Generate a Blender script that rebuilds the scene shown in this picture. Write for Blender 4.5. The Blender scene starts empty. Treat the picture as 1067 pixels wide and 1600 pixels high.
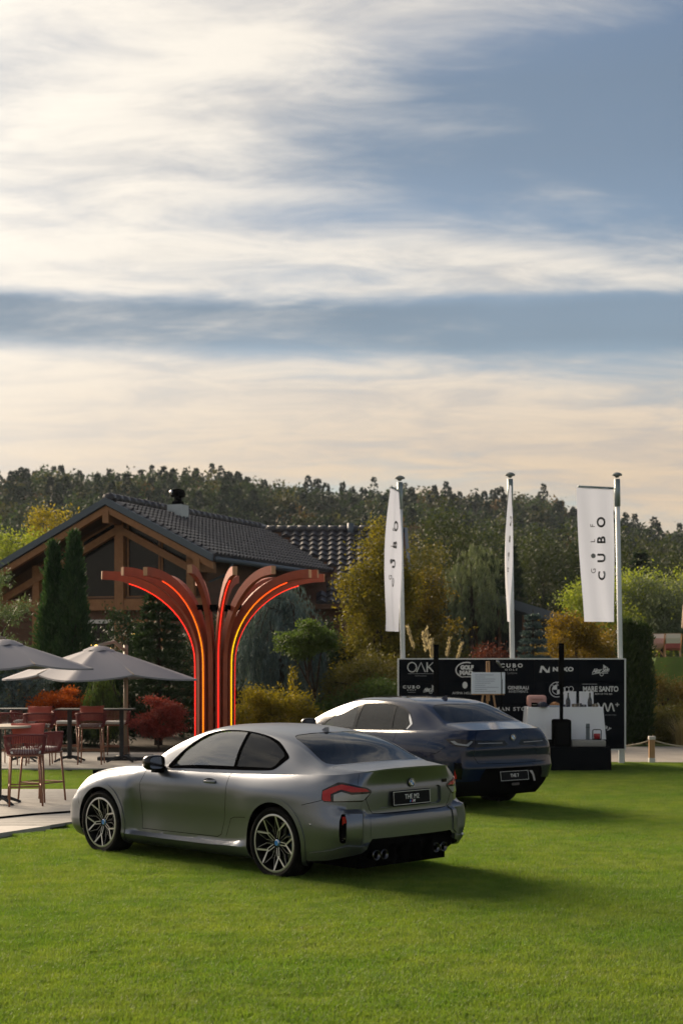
import bpy, bmesh, math, random
import numpy as np
from mathutils import Vector, Matrix
from mathutils.bvhtree import BVHTree
R = math.radians
rng = np.random.default_rng(7)
random.seed(7)
scene = bpy.context.scene
COL = scene.collection

# ------------------------------------------------------------------ camera
FPX, CAM_H, HOR = 2450.0, 2.1046, 1026.5          # focal length in photograph pixels, eye height, horizon row
cam_d = bpy.data.cameras.new('camera')
cam_d.sensor_fit = 'VERTICAL'
cam_d.sensor_height = 36.0
cam_d.sensor_width = 24.0
cam_d.lens = FPX / 1600 * 36
cam_d.shift_y = (HOR - 800) / 1600
cam_d.clip_end = 6000
cam_d.dof.use_dof = True
cam_d.dof.focus_distance = 15.6
cam_d.dof.aperture_fstop = 3.2
cam = bpy.data.objects.new('camera', cam_d)
COL.objects.link(cam)
cam.location = (0, 0, CAM_H)
cam.rotation_euler = (R(90), 0, 0)
scene.camera = cam
scene.render.resolution_x, scene.render.resolution_y = 682, 1024
scene.render.engine = 'CYCLES'
scene.cycles.use_denoising = True
scene.cycles.max_bounces = 8
scene.cycles.transparent_max_bounces = 12
scene.cycles.volume_bounces = 0
scene.cycles.sample_clamp_indirect = 6

def at(px, py, d):
    """point of the place seen at a photograph pixel, d metres out"""
    return Vector(((px - 533.5) * d / FPX, d, CAM_H - (py - HOR) * d / FPX))

# ------------------------------------------------------------------ light
SUN_AZ, SUN_EL = R(-38), R(24)                     # azimuth from +Y towards +X
sun_dir = Vector((math.sin(SUN_AZ) * math.cos(SUN_EL), math.cos(SUN_AZ) * math.cos(SUN_EL), math.sin(SUN_EL)))
sl = bpy.data.lights.new('sun', 'SUN')
sl.energy = 2.5
sl.angle = R(30.0)
sl.color = (1.0, 0.80, 0.58)
so = bpy.data.objects.new('sun', sl)
COL.objects.link(so)
so.location = (-30, 30, 40)
so.rotation_euler = (-sun_dir).to_track_quat('-Z', 'Y').to_euler()

world = bpy.data.worlds.new('World')
scene.world = world
world.use_nodes = True
wn, wl = world.node_tree.nodes, world.node_tree.links
wn.clear()
class NT:
    """tiny helper to write node graphs"""
    def __init__(s, tree): s.n, s.l = tree.nodes, tree.links
    def new(s, typ, **kw):
        nd = s.n.new(typ)
        for k, v in kw.items(): setattr(nd, k, v)
        return nd
    def put(s, sock, v):
        if isinstance(v, bpy.types.NodeSocket): s.l.new(v, sock)
        elif v is not None: sock.default_value = v
    def math(s, op, a, b=None, c=None, clamp=False):
        nd = s.new('ShaderNodeMath', operation=op, use_clamp=clamp)
        for i, v in enumerate((a, b, c)): s.put(nd.inputs[i], v)
        return nd.outputs[0]
    def vmath(s, op, a, b=None):
        nd = s.new('ShaderNodeVectorMath', operation=op)
        s.put(nd.inputs[0], a)
        if b is not None: s.put(nd.inputs[1], b)
        return nd.outputs['Value' if op == 'DOT_PRODUCT' else 'Vector']
    def noise(s, vec, scale, detail=6, rough=.55, dist=0.0, lac=2.0):
        nd = s.new('ShaderNodeTexNoise')
        if vec is not None: s.l.new(vec, nd.inputs['Vector'])
        for k, v in (('Scale', scale), ('Detail', detail), ('Roughness', rough), ('Distortion', dist), ('Lacunarity', lac)): nd.inputs[k].default_value = v
        return nd.outputs['Fac']
    def ramp(s, fac, stops, interp='LINEAR'):
        nd = s.new('ShaderNodeValToRGB')
        nd.color_ramp.interpolation = interp
        el = nd.color_ramp.elements
        while len(el) < len(stops): el.new(.5)
        for e, (p, c) in zip(el, stops):
            e.position = p
            e.color = (c, c, c, 1) if isinstance(c, (int, float)) else tuple(c) + (1,)
        s.put(nd.inputs[0], fac)
        return nd.outputs[0]
    def mix(s, fac, a, b, mode='MIX'):
        nd = s.new('ShaderNodeMix', data_type='RGBA', blend_type=mode)
        s.put(nd.inputs[0], fac)
        for i, v in ((6, a), (7, b)):
            s.put(nd.inputs[i], v if isinstance(v, bpy.types.NodeSocket) else tuple(v) + (1,))
        return nd.outputs[2]
    def step(s, v, lo, hi):
        nd = s.new('ShaderNodeMapRange', interpolation_type='SMOOTHSTEP')
        s.put(nd.inputs['Value'], v)
        nd.inputs['From Min'].default_value = lo
        nd.inputs['From Max'].default_value = hi
        return nd.outputs[0]
w = NT(world.node_tree)
sky = w.new('ShaderNodeTexSky', sky_type='NISHITA', sun_disc=False)
sky.sun_elevation = SUN_EL
sky.sun_rotation = SUN_AZ
sky.air_density, sky.dust_density, sky.ozone_density = 1.0, .5, 2.0
tc = w.new('ShaderNodeTexCoord').outputs['Generated']
sp = w.new('ShaderNodeSeparateXYZ'); w.l.new(tc, sp.inputs[0])
dx, dy, dz = sp.outputs
zc = w.math('MAXIMUM', dz, 0.0)
den = w.math('ADD', zc, 0.16)
cb = w.new('ShaderNodeCombineXYZ')                 # cloud sheet seen in perspective
w.put(cb.inputs[0], w.math('DIVIDE', dx, den)); w.put(cb.inputs[1], w.math('DIVIDE', dy, den))
mp = w.new('ShaderNodeMapping'); w.l.new(cb.outputs[0], mp.inputs[0])
mp.inputs['Rotation'].default_value = (0, 0, R(-16)); mp.inputs['Scale'].default_value = (.75, 1.5, 1)
mp.inputs['Location'].default_value = (3.1, 1.7, 0)
n1 = w.noise(mp.outputs[0], 1.5, 10, .55, .22)
n2 = w.noise(mp.outputs[0], 5.0, 10, .64, .45)
n3 = w.noise(cb.outputs[0], .8, 3, .5, .3)
# cover by height above the horizon (thin bands of altostratus), broken up by the noise
dzw = w.math('ADD', dz, w.math('MULTIPLY', w.math('SUBTRACT', n1, .5), .035))
bands = w.ramp(w.math('MULTIPLY', dzw, 2.0), [(0, .62), (.22, .80), (.32, .86), (.365, .72), (.388, .30), (.438, .24), (.456, .72), (.49, .80),
                                             (.55, .52), (.62, .42), (.70, .50), (.78, .76), (1, .62)])
side = w.step(w.math('DIVIDE', dx, w.math('ADD', w.math('ABSOLUTE', dy), .05)), -.16, .30)
cover = w.math('ADD', bands, w.math('MULTIPLY', w.math('SUBTRACT', n1, .5), 1.5))
cover = w.math('ADD', cover, w.math('MULTIPLY', w.math('SUBTRACT', n2, .5), .62))
cover = w.math('SUBTRACT', cover, w.math('MULTIPLY', side, w.math('MULTIPLY', w.step(dz, .10, .26), .30)))
sundot = w.vmath('DOT_PRODUCT', tc, tuple(sun_dir))
aur = w.math('POWER', w.math('MAXIMUM', sundot, 0.0), 9.0)
cover = w.math('ADD', cover, w.math('MULTIPLY', aur, .50))
dens = w.step(cover, .26, .92)
low = w.step(dz, .10, .24)
ccol = w.mix(low, (.74, .58, .41), (.86, .80, .71))
shade = w.step(n2, .30, .66)
ccol = w.mix(w.math('MULTIPLY', w.math('SUBTRACT', 1.0, shade), .52), ccol, (.36, .37, .40))
ccol = w.mix(w.math('MULTIPLY', aur, 1.1, clamp=True), ccol, (1.35, 1.25, 1.10))
bsky = w.new('ShaderNodeBackground'); w.l.new(w.mix(1.0, sky.outputs[0], (.50, .455, .42), 'MULTIPLY'), bsky.inputs[0]); bsky.inputs[1].default_value = .052
bcl = w.new('ShaderNodeBackground'); w.l.new(ccol, bcl.inputs[0]); bcl.inputs[1].default_value = .29
bst = w.new('ShaderNodeBackground'); bst.inputs[0].default_value = (.17, .225, .285, 1); bst.inputs[1].default_value = .30      # thin grey stratus bank
str_m = w.math('MULTIPLY', w.ramp(w.math('MULTIPLY', dzw, 2.0), [(0, 0), (.355, 0), (.395, .70), (.435, .70), (.455, 0), (.54, 0), (.60, .35), (.68, .35), (.74, 0), (1, 0)]), w.step(n3, .2, .6))
ms0 = w.new('ShaderNodeMixShader'); w.l.new(str_m, ms0.inputs[0]); w.l.new(bsky.outputs[0], ms0.inputs[1]); w.l.new(bst.outputs[0], ms0.inputs[2])
ms = w.new('ShaderNodeMixShader'); w.l.new(dens, ms.inputs[0]); w.l.new(ms0.outputs[0], ms.inputs[1]); w.l.new(bcl.outputs[0], ms.inputs[2])
wo = w.new('ShaderNodeOutputWorld'); w.l.new(ms.outputs[0], wo.inputs[0])

vs = scene.view_settings
vs.view_transform = 'Standard'
vs.look = 'None'
vs.exposure = 1.8
vs.gamma = 1.0
vs.use_curve_mapping = False
# ------------------------------------------------------------------ cars: control tables (x forward from the rear axle, y left, z up)
def spline_axis(P, sub, crease=()):
    """interpolate control rows along axis 0 with centripetal Hermite splines; creased rows break the tangent"""
    m = P.shape[0]
    d = np.sqrt(((P[1:, :, :3] - P[:-1, :, :3]) ** 2).sum(2)).mean(1) ** .6 + 1e-6
    t = np.concatenate([[0], np.cumsum(d)])
    br = [0] + sorted(crease) + [m - 1]
    out = [P[0:1]]
    for a, b in zip(br[:-1], br[1:]):
        if b <= a: continue
        Q, tt = P[a:b + 1], t[a:b + 1]
        n = len(Q)
        T = np.zeros_like(Q)
        if n == 2:
            T[:] = (Q[1] - Q[0]) / (tt[1] - tt[0])
        else:
            s = (Q[1:] - Q[:-1]) / (tt[1:] - tt[:-1])[:, None, None]
            hh = (tt[1:] - tt[:-1])[:, None, None]
            T[1:-1] = (s[:-1] * hh[1:] + s[1:] * hh[:-1]) / (hh[1:] + hh[:-1])
            T[0] = 1.5 * s[0] - .5 * T[1]
            T[-1] = 1.5 * s[-1] - .5 * T[-2]
        for i in range(n - 1):
            h = tt[i + 1] - tt[i]
            for k in range(1, sub + 1):
                u = k / sub
                h00, h10, h01, h11 = 2*u**3-3*u*u+1, u**3-2*u*u+u, -2*u**3+3*u*u, u**3-u*u
                out.append((h00 * Q[i] + h10 * h * T[i] + h01 * Q[i + 1] + h11 * h * T[i + 1])[None])
    return np.concatenate(out)
def dense(P, su, sv, cu=(), cv=()):
    D = spline_axis(P, su, cu)
    return spline_axis(D.transpose(1, 0, 2), sv, cv).transpose(1, 0, 2)
def normals(G):
    du = np.gradient(G[:, :, :3], axis=0); dv = np.gradient(G[:, :, :3], axis=1)
    n = np.cross(du, dv)
    return n / (np.linalg.norm(n, axis=2, keepdims=True) + 1e-12)
def col(x, s, yz):                         # a column of the side wrap with one x
    return [(x, y, z, s) for y, z in yz]
def colx(s, xyz): return [(x, y, z, s) for x, y, z in xyz]

M2_SIDE = np.array([
 colx(4.30, [(3.42,0,.15),(3.52,0,.19),(3.57,0,.27),(3.59,0,.36),(3.60,0,.46),(3.59,0,.55),(3.57,0,.63),(3.55,0,.69),(3.52,0,.74),(3.47,0,.775)]),
 colx(4.02, [(3.41,.26,.15),(3.50,.27,.19),(3.55,.28,.27),(3.575,.28,.36),(3.58,.28,.46),(3.57,.28,.55),(3.55,.28,.63),(3.53,.28,.69),(3.50,.27,.735),(3.45,.25,.77)]),
 colx(3.72, [(3.36,.54,.15),(3.44,.56,.19),(3.49,.58,.27),(3.51,.585,.36),(3.515,.59,.46),(3.50,.585,.55),(3.48,.575,.63),(3.46,.56,.69),(3.43,.53,.73),(3.38,.49,.765)]),
 colx(3.38, [(3.25,.76,.15),(3.33,.81,.19),(3.38,.84,.27),(3.395,.85,.36),(3.39,.85,.46),(3.37,.84,.55),(3.33,.815,.63),(3.30,.785,.69),(3.27,.74,.735),(3.22,.68,.775)]),
 col(3.12, 3.12, [(.82,.15),(.87,.19),(.905,.27),(.915,.36),(.917,.47),(.912,.57),(.895,.66),(.86,.74),(.805,.80),(.72,.835)]),
 col(2.93, 2.93, [(.84,.15),(.89,.19),(.925,.27),(.934,.36),(.938,.48),(.935,.61),(.922,.71),(.885,.79),(.825,.845),(.74,.875)]),
 col(2.747, 2.747, [(.84,.15),(.895,.19),(.932,.27),(.94,.36),(.944,.48),(.943,.62),(.933,.73),(.898,.815),(.84,.872),(.755,.905)]),
 col(2.55, 2.55, [(.82,.15),(.89,.19),(.928,.26),(.932,.36),(.935,.48),(.934,.62),(.928,.735),(.897,.825),(.842,.89),(.76,.925)]),
 col(2.32, 2.32, [(.80,.15),(.885,.19),(.928,.255),(.924,.30),(.928,.47),(.932,.62),(.924,.74),(.893,.83),(.845,.902),(.775,.94)]),
 col(2.20, 2.20, [(.80,.15),(.88,.19),(.922,.255),(.866,.29),(.868,.46),(.888,.62),(.899,.74),(.89,.82),(.862,.895),(.818,.948)]),
 col(1.75, 1.75, [(.80,.15),(.88,.19),(.922,.255),(.858,.29),(.862,.46),(.882,.62),(.895,.74),(.893,.82),(.868,.90),(.83,.952)]),
 col(1.35, 1.35, [(.80,.15),(.88,.19),(.922,.257),(.858,.292),(.862,.46),(.882,.62),(.895,.74),(.895,.825),(.872,.905),(.838,.957)]),
 col(.95, .95, [(.80,.15),(.88,.19),(.922,.26),(.862,.295),(.868,.47),(.886,.62),(.899,.745),(.90,.83),(.876,.91),(.842,.963)]),
 col(.62, .62, [(.80,.15),(.885,.19),(.922,.27),(.882,.31),(.888,.48),(.904,.62),(.916,.75),(.915,.84),(.884,.92),(.843,.972)]),
 col(.36, .36, [(.82,.15),(.89,.19),(.920,.275),(.915,.36),(.92,.49),(.933,.63),(.941,.755),(.930,.845),(.889,.928),(.84,.982)]),
 col(.15, .15, [(.84,.15),(.895,.2),(.93,.29),(.938,.40),(.942,.52),(.945,.65),(.947,.765),(.935,.85),(.889,.935),(.835,.99)]),
 col(-.08, -.08, [(.84,.15),(.895,.2),(.933,.30),(.941,.41),(.945,.53),(.946,.655),(.945,.765),(.932,.852),(.885,.94),(.828,1.0)]),
 col(-.32, -.32, [(.84,.16),(.89,.2),(.928,.30),(.938,.42),(.942,.54),(.94,.655),(.934,.765),(.918,.855),(.874,.945),(.82,1.01)]),
 colx(-.60, [(-.55,.84,.18),(-.57,.88,.22),(-.59,.913,.32),(-.60,.925,.44),(-.60,.93,.54),(-.60,.922,.64),(-.60,.905,.75),(-.60,.885,.85),(-.60,.85,.945),(-.60,.795,1.018)]),
 colx(-.78, [(-.68,.80,.2),(-.70,.845,.24),(-.735,.885,.33),(-.75,.903,.45),(-.755,.905,.55),(-.745,.892,.635),(-.725,.855,.74),(-.725,.84,.85),(-.725,.805,.945),(-.715,.748,1.025)]),
 colx(-.94, [(-.76,.73,.2),(-.80,.775,.25),(-.85,.825,.345),(-.885,.850,.455),(-.890,.852,.56),(-.862,.83,.672),(-.82,.765,.73),(-.82,.755,.85),(-.82,.725,.945),(-.80,.66,1.035)]),
 colx(-1.12, [(-.80,.60,.2),(-.88,.64,.26),(-.970,.70,.365),(-.993,.71,.455),(-.998,.715,.57),(-.955,.70,.672),(-.885,.655,.72),(-.885,.65,.85),(-.885,.625,.945),(-.875,.575,1.048)]),
 colx(-1.20, [(-.81,.54,.2),(-.89,.56,.27),(-.945,.655,.395),(-.950,.66,.46),(-.952,.662,.56),(-.938,.65,.635),(-.902,.585,.71),(-.902,.58,.85),(-.897,.56,.945),(-.918,.50,1.054)]),
 colx(-1.44, [(-.82,.33,.2),(-.91,.335,.28),(-.975,.34,.40),(-.985,.345,.46),(-.986,.345,.56),(-.962,.34,.635),(-.915,.33,.70),(-.92,.325,.85),(-.913,.32,.945),(-.95,.29,1.062)]),
 colx(-1.78, [(-.82,0,.2),(-.92,0,.28),(-.985,0,.40),(-.995,0,.46),(-.995,0,.56),(-.972,0,.635),(-.922,0,.70),(-.927,0,.85),(-.922,0,.945),(-.965,0,1.066)]),
], float)
M2_SIDE[20:, 2:6, 0] += .026
for c_ in (22, 23, 24):                                 # flat upright bumper face with a crisp shelf
    M2_SIDE[c_, 2, 0] = M2_SIDE[c_, 3, 0] = M2_SIDE[c_, 4, 0]
    M2_SIDE[c_, 5, 0] = M2_SIDE[c_, 4, 0] + .008; M2_SIDE[c_, 5, 2] = .628
    M2_SIDE[c_, 6, 2] = .662
for c_ in (20, 21):
    M2_SIDE[c_, 5, 0] = M2_SIDE[c_, 4, 0] + .012; M2_SIDE[c_, 6, 2] = .712
M2_SIDE_CREASE = ((8, 20, 21, 22), (2, 3, 5, 6))
def toprow(*p): return [tuple(q) + (0,) for q in p]
M2_TOP = np.array([
 toprow((3.22,.68,.775),(3.32,.55,.785),(3.38,.42,.79),(3.42,.30,.79),(3.45,.15,.785),(3.47,0,.78)),
 toprow((3.12,.72,.835),(3.12,.66,.852),(3.12,.55,.86),(3.14,.45,.862),(3.16,.25,.87),(3.17,0,.872)),
 toprow((2.747,.755,.905),(2.75,.69,.925),(2.76,.58,.932),(2.77,.5,.935),(2.79,.28,.948),(2.80,0,.948)),
 toprow((2.34,.775,.94),(2.37,.73,.957),(2.40,.66,.963),(2.42,.58,.967),(2.46,.3,.985),(2.48,0,.99)),
 toprow((2.14,.812,.946),(2.09,.80,.957),(2.105,.775,.965),(2.13,.735,.975),(2.27,.38,1.0),(2.31,0,1.007)),
 toprow((1.78,.83,.952),(1.80,.775,1.055),(1.81,.73,1.125),(1.83,.69,1.15),(1.99,.36,1.165),(2.03,0,1.172)),
 toprow((1.5,.836,.956),(1.5,.755,1.125),(1.5,.672,1.25),(1.5,.63,1.28),(1.65,.34,1.31),(1.69,0,1.317)),
 toprow((1.22,.84,.959),(1.22,.748,1.165),(1.22,.632,1.318),(1.22,.575,1.352),(1.30,.31,1.381),(1.33,0,1.387)),
 toprow((.92,.842,.964),(.92,.746,1.175),(.92,.625,1.332),(.92,.565,1.366),(.92,.31,1.395),(.92,0,1.401)),
 toprow((.55,.843,.974),(.55,.748,1.17),(.55,.63,1.315),(.55,.57,1.349),(.55,.31,1.379),(.55,0,1.387)),
 toprow((.2,.836,.988),(.2,.753,1.15),(.2,.645,1.27),(.19,.59,1.303),(.17,.31,1.337),(.16,0,1.345)),
 toprow((-.08,.828,1.0),(-.08,.762,1.115),(-.08,.675,1.20),(-.09,.625,1.23),(-.13,.32,1.262),(-.14,0,1.27)),
 toprow((-.32,.82,1.01),(-.32,.765,1.075),(-.32,.695,1.125),(-.33,.645,1.145),(-.36,.33,1.172),(-.37,0,1.178)),
 toprow((-.52,.805,1.015),(-.52,.765,1.045),(-.51,.715,1.068),(-.50,.665,1.082),(-.53,.34,1.102),(-.54,0,1.107)),
 toprow((-.68,.765,1.022),(-.68,.725,1.040),(-.675,.685,1.055),(-.67,.64,1.066),(-.70,.33,1.085),(-.71,0,1.09)),
 toprow((-.80,.66,1.035),(-.845,.615,1.042),(-.875,.575,1.048),(-.918,.50,1.054),(-.95,.29,1.062),(-.965,0,1.066)),
], float)
M2_TOP[4:12, :, 2] = .955 + (M2_TOP[4:12, :, 2] - .955) * 1.062
M2_TOP_CREASE = ((4, 13), ())

B7_SIDE = np.array([
 colx(5.2, [(4.00,0,.16),(4.10,0,.20),(4.14,0,.29),(4.15,0,.40),(4.155,0,.52),(4.15,0,.64),(4.14,0,.76),(4.12,0,.86),(4.08,0,.93),(4.0,0,.98)]),
 colx(4.9, [(3.98,.3,.16),(4.08,.3,.20),(4.12,.3,.29),(4.13,.3,.40),(4.135,.3,.52),(4.13,.3,.64),(4.12,.3,.76),(4.10,.3,.86),(4.06,.3,.93),(3.98,.28,.98)]),
 colx(4.55, [(3.90,.62,.16),(3.99,.63,.20),(4.03,.65,.29),(4.04,.655,.40),(4.04,.66,.52),(4.03,.655,.64),(4.02,.65,.76),(4.0,.63,.86),(3.95,.59,.93),(3.88,.54,.975)]),
 colx(4.1, [(3.72,.80,.16),(3.79,.85,.20),(3.82,.88,.29),(3.83,.885,.40),(3.83,.887,.52),(3.82,.885,.64),(3.81,.87,.76),(3.79,.84,.86),(3.75,.78,.93),(3.70,.71,.97)]),
 col(3.55, 3.55, [(.84,.16),(.90,.2),(.935,.29),(.945,.4),(.948,.52),(.948,.66),(.94,.78),(.91,.89),(.86,.95),(.78,.985)]),
 col(3.215, 3.215, [(.86,.16),(.92,.2),(.955,.29),(.963,.4),(.965,.52),(.965,.66),(.955,.79),(.925,.90),(.87,.97),(.79,1.005)]),
 col(2.85, 2.85, [(.84,.16),(.915,.2),(.945,.27),(.935,.38),(.935,.52),(.945,.66),(.945,.80),(.925,.91),(.88,.985),(.81,1.025)]),
 col(2.4, 2.4, [(.82,.16),(.90,.2),(.935,.27),(.915,.36),(.917,.52),(.932,.66),(.938,.80),(.928,.91),(.90,1.0),(.86,1.045)]),
 col(1.9, 1.9, [(.82,.16),(.90,.2),(.935,.27),(.912,.36),(.915,.52),(.930,.66),(.937,.80),(.930,.91),(.905,1.005),(.868,1.055)]),
 col(1.2, 1.2, [(.82,.16),(.90,.2),(.935,.27),(.912,.36),(.915,.52),(.930,.66),(.939,.80),(.932,.92),(.908,1.015),(.873,1.065)]),
 col(.6, .6, [(.82,.16),(.905,.2),(.938,.28),(.925,.38),(.93,.53),(.943,.67),(.950,.81),(.938,.93),(.91,1.03),(.872,1.08)]),
 col(.3, .3, [(.84,.16),(.91,.2),(.948,.29),(.945,.40),(.95,.54),(.958,.68),(.962,.82),(.945,.94),(.912,1.04),(.868,1.09)]),
 col(0, 0, [(.86,.16),(.92,.2),(.955,.30),(.962,.42),(.966,.55),(.97,.69),(.97,.83),(.948,.95),(.91,1.05),(.862,1.10)]),
 col(-.35, -.35, [(.86,.16),(.91,.21),(.948,.31),(.957,.43),(.962,.56),(.966,.70),(.962,.84),(.938,.96),(.898,1.06),(.848,1.112)]),
 colx(-.72, [(-.66,.85,.18),(-.68,.89,.24),(-.70,.93,.34),(-.71,.945,.46),(-.72,.952,.58),(-.72,.953,.71),(-.72,.942,.85),(-.72,.915,.965),(-.70,.872,1.06),(-.69,.82,1.118)]),
 colx(-.95, [(-.84,.79,.2),(-.87,.83,.26),(-.91,.875,.36),(-.94,.90,.48),(-.955,.91,.60),(-.955,.912,.73),(-.945,.895,.86),(-.93,.865,.965),(-.905,.825,1.06),(-.88,.765,1.125)]),
 colx(-1.17, [(-.97,.64,.22),(-1.01,.69,.28),(-1.07,.75,.38),(-1.11,.785,.50),(-1.13,.80,.62),(-1.13,.80,.75),(-1.11,.775,.87),(-1.09,.75,.965),(-1.06,.71,1.06),(-1.03,.655,1.13)]),
 colx(-1.38, [(-1.02,.46,.22),(-1.07,.5,.28),(-1.14,.56,.38),(-1.18,.60,.50),(-1.20,.615,.62),(-1.20,.61,.75),(-1.175,.58,.87),(-1.155,.56,.965),(-1.13,.53,1.06),(-1.105,.48,1.133)]),
 colx(-1.65, [(-1.05,.27,.22),(-1.11,.28,.28),(-1.18,.30,.38),(-1.215,.315,.50),(-1.235,.32,.62),(-1.23,.32,.75),(-1.20,.31,.87),(-1.185,.30,.965),(-1.165,.28,1.06),(-1.145,.26,1.137)]),
 colx(-1.97, [(-1.06,0,.22),(-1.12,0,.28),(-1.19,0,.38),(-1.225,0,.50),(-1.245,0,.62),(-1.24,0,.75),(-1.21,0,.87),(-1.195,0,.965),(-1.178,0,1.06),(-1.16,0,1.139)]),
], float)
B7_SIDE[-4:, 5:, 0] -= np.array([-.012, .020, .018, .018, .016])[None]
B7_SIDE[-4:, 4, 0] -= .012
B7_SIDE_CREASE = ((), (4, 6))
B7_TOP = np.array([
 toprow((3.70,.71,.97),(3.80,.60,.99),(3.86,.46,.995),(3.93,.34,.995),(3.98,.15,.99),(4.0,0,.985)),
 toprow((3.55,.78,.985),(3.55,.70,1.01),(3.55,.58,1.02),(3.56,.48,1.025),(3.58,.26,1.035),(3.6,0,1.038)),
 toprow((3.215,.79,1.005),(3.22,.73,1.03),(3.22,.60,1.045),(3.23,.5,1.05),(3.26,.28,1.065),(3.28,0,1.068)),
 toprow((2.85,.81,1.025),(2.87,.76,1.05),(2.88,.68,1.06),(2.9,.58,1.07),(2.94,.3,1.085),(2.96,0,1.09)),
 toprow((2.50,.855,1.043),(2.51,.835,1.055),(2.53,.81,1.065),(2.56,.77,1.075),(2.72,.40,1.10),(2.76,0,1.11)),
 toprow((2.15,.864,1.05),(2.17,.81,1.15),(2.19,.765,1.22),(2.21,.72,1.25),(2.38,.38,1.275),(2.42,0,1.28)),
 toprow((1.8,.869,1.057),(1.8,.785,1.23),(1.8,.70,1.36),(1.8,.655,1.395),(1.96,.36,1.43),(2.0,0,1.435)),
 toprow((1.45,.871,1.061),(1.45,.77,1.29),(1.45,.665,1.445),(1.45,.60,1.485),(1.52,.33,1.515),(1.55,0,1.52)),
 toprow((1.0,.873,1.069),(1.0,.765,1.31),(1.0,.65,1.472),(1.0,.58,1.512),(1.0,.32,1.539),(1.0,0,1.544)),
 toprow((.5,.871,1.082),(.5,.765,1.31),(.5,.65,1.465),(.5,.58,1.505),(.5,.32,1.533),(.5,0,1.539)),
 toprow((.1,.864,1.095),(.1,.765,1.295),(.1,.655,1.43),(.1,.59,1.468),(.1,.32,1.498),(.1,0,1.505)),
 toprow((-.12,.857,1.103),(-.12,.77,1.265),(-.11,.67,1.38),(-.11,.61,1.412),(-.14,.32,1.442),(-.15,0,1.448)),
 toprow((-.42,.845,1.112),(-.42,.775,1.205),(-.41,.70,1.27),(-.41,.645,1.293),(-.44,.33,1.318),(-.45,0,1.323)),
 toprow((-.68,.822,1.118),(-.67,.775,1.16),(-.65,.72,1.187),(-.63,.675,1.20),(-.66,.35,1.213),(-.67,0,1.215)),
 toprow((-.90,.755,1.126),(-.90,.715,1.143),(-.895,.68,1.152),(-.89,.64,1.158),(-.92,.34,1.17),(-.93,0,1.173)),
 toprow((-1.03,.655,1.13),(-1.07,.60,1.132),(-1.105,.53,1.133),(-1.125,.42,1.135),(-1.145,.26,1.137),(-1.16,0,1.139)),
], float)
B7_TOP_CREASE = ((4, 13), ())
SUB_SIDE, SUB_TOP = 5, 6
def car_grids(side, sc, top, tcz):
    A = dense(side, SUB_SIDE, SUB_SIDE, *sc)                     # [.., (x,y,z,s)]
    T0 = top.copy()
    B = dense(T0, SUB_TOP, SUB_TOP, *tcz)
    n, m = B.shape[:2]
    ii, jj = np.meshgrid(np.arange(n) / SUB_TOP, np.arange(m) / SUB_TOP, indexing='ij')
    fa = np.stack([A[:, :, 3], A[:, :, 2]], 2)                   # flat (s, z)
    fb = np.stack([ii, jj], 2)                                   # flat (station, row)
    na, nb = -normals(A), -normals(B)
    # make the normals point outwards
    ca = A[:, :, :3] - np.array([1.0, 0, .5]); cb_ = B[:, :, :3] - np.array([1.0, 0, .3])
    if (na * ca).sum() < 0: na = -na
    if (nb * cb_).sum() < 0: nb = -nb
    return (A[:, :, :3], fa, na), (B[:, :, :3], fb, nb)
M2_POSE = (0.007, 15.56, R(135.0))
B7_POSE = (1.60, 22.3, R(127.0))
# ------------------------------------------------------------------ helpers: naming, meshes, materials
def link(o): COL.objects.link(o); return o
def tag(o, label=None, cat=None, group=None, kind=None):
    if label: o['label'] = label
    if cat: o['category'] = cat
    if group: o['group'] = group
    if kind: o['kind'] = kind
    return o
def empty(name, loc=(0, 0, 0), rz=0.0):
    o = bpy.data.objects.new(name, None)
    o.empty_display_size = .2
    o.location = loc
    o.rotation_euler = (0, 0, rz)
    return link(o)
def mesh_obj(name, verts, faces, mat, parent=None, smooth=False):
    me = bpy.data.meshes.new(name)
    me.from_pydata([tuple(v) for v in verts], [], [tuple(f) for f in faces])
    if smooth: me.shade_smooth()
    me.materials.append(mat)
    o = bpy.data.objects.new(name, me)
    o.parent = parent
    return link(o)
def np_obj(name, V, F, mat, parent=None, smooth=False, uv=None):
    """fast mesh from numpy arrays; F is (n,3) or (n,4)"""
    me = bpy.data.meshes.new(name)
    k = F.shape[1]
    me.vertices.add(len(V)); me.vertices.foreach_set('co', np.asarray(V, np.float32).ravel())
    me.loops.add(F.size); me.loops.foreach_set('vertex_index', F.astype(np.int32).ravel())
    me.polygons.add(len(F)); me.polygons.foreach_set('loop_start', np.arange(0, F.size, k, dtype=np.int32))
    me.polygons.foreach_set('loop_total', np.full(len(F), k, np.int32))
    if smooth: me.polygons.foreach_set('use_smooth', np.ones(len(F), bool))
    me.update(calc_edges=True)
    me.materials.append(mat)
    o = bpy.data.objects.new(name, me)
    o.parent = parent
    return link(o)
def share(name, src, parent=None, loc=None, rot=None, scale=None):
    o = bpy.data.objects.new(name, src.data)
    o.parent = parent
    if loc is not None: o.location = loc
    if rot is not None: o.rotation_euler = rot
    if scale is not None: o.scale = scale
    return link(o)
def copy_tree(o, parent=None):
    c = o.copy(); COL.objects.link(c); c.parent = parent
    for ch in o.children: copy_tree(ch, c)
    return c

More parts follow.
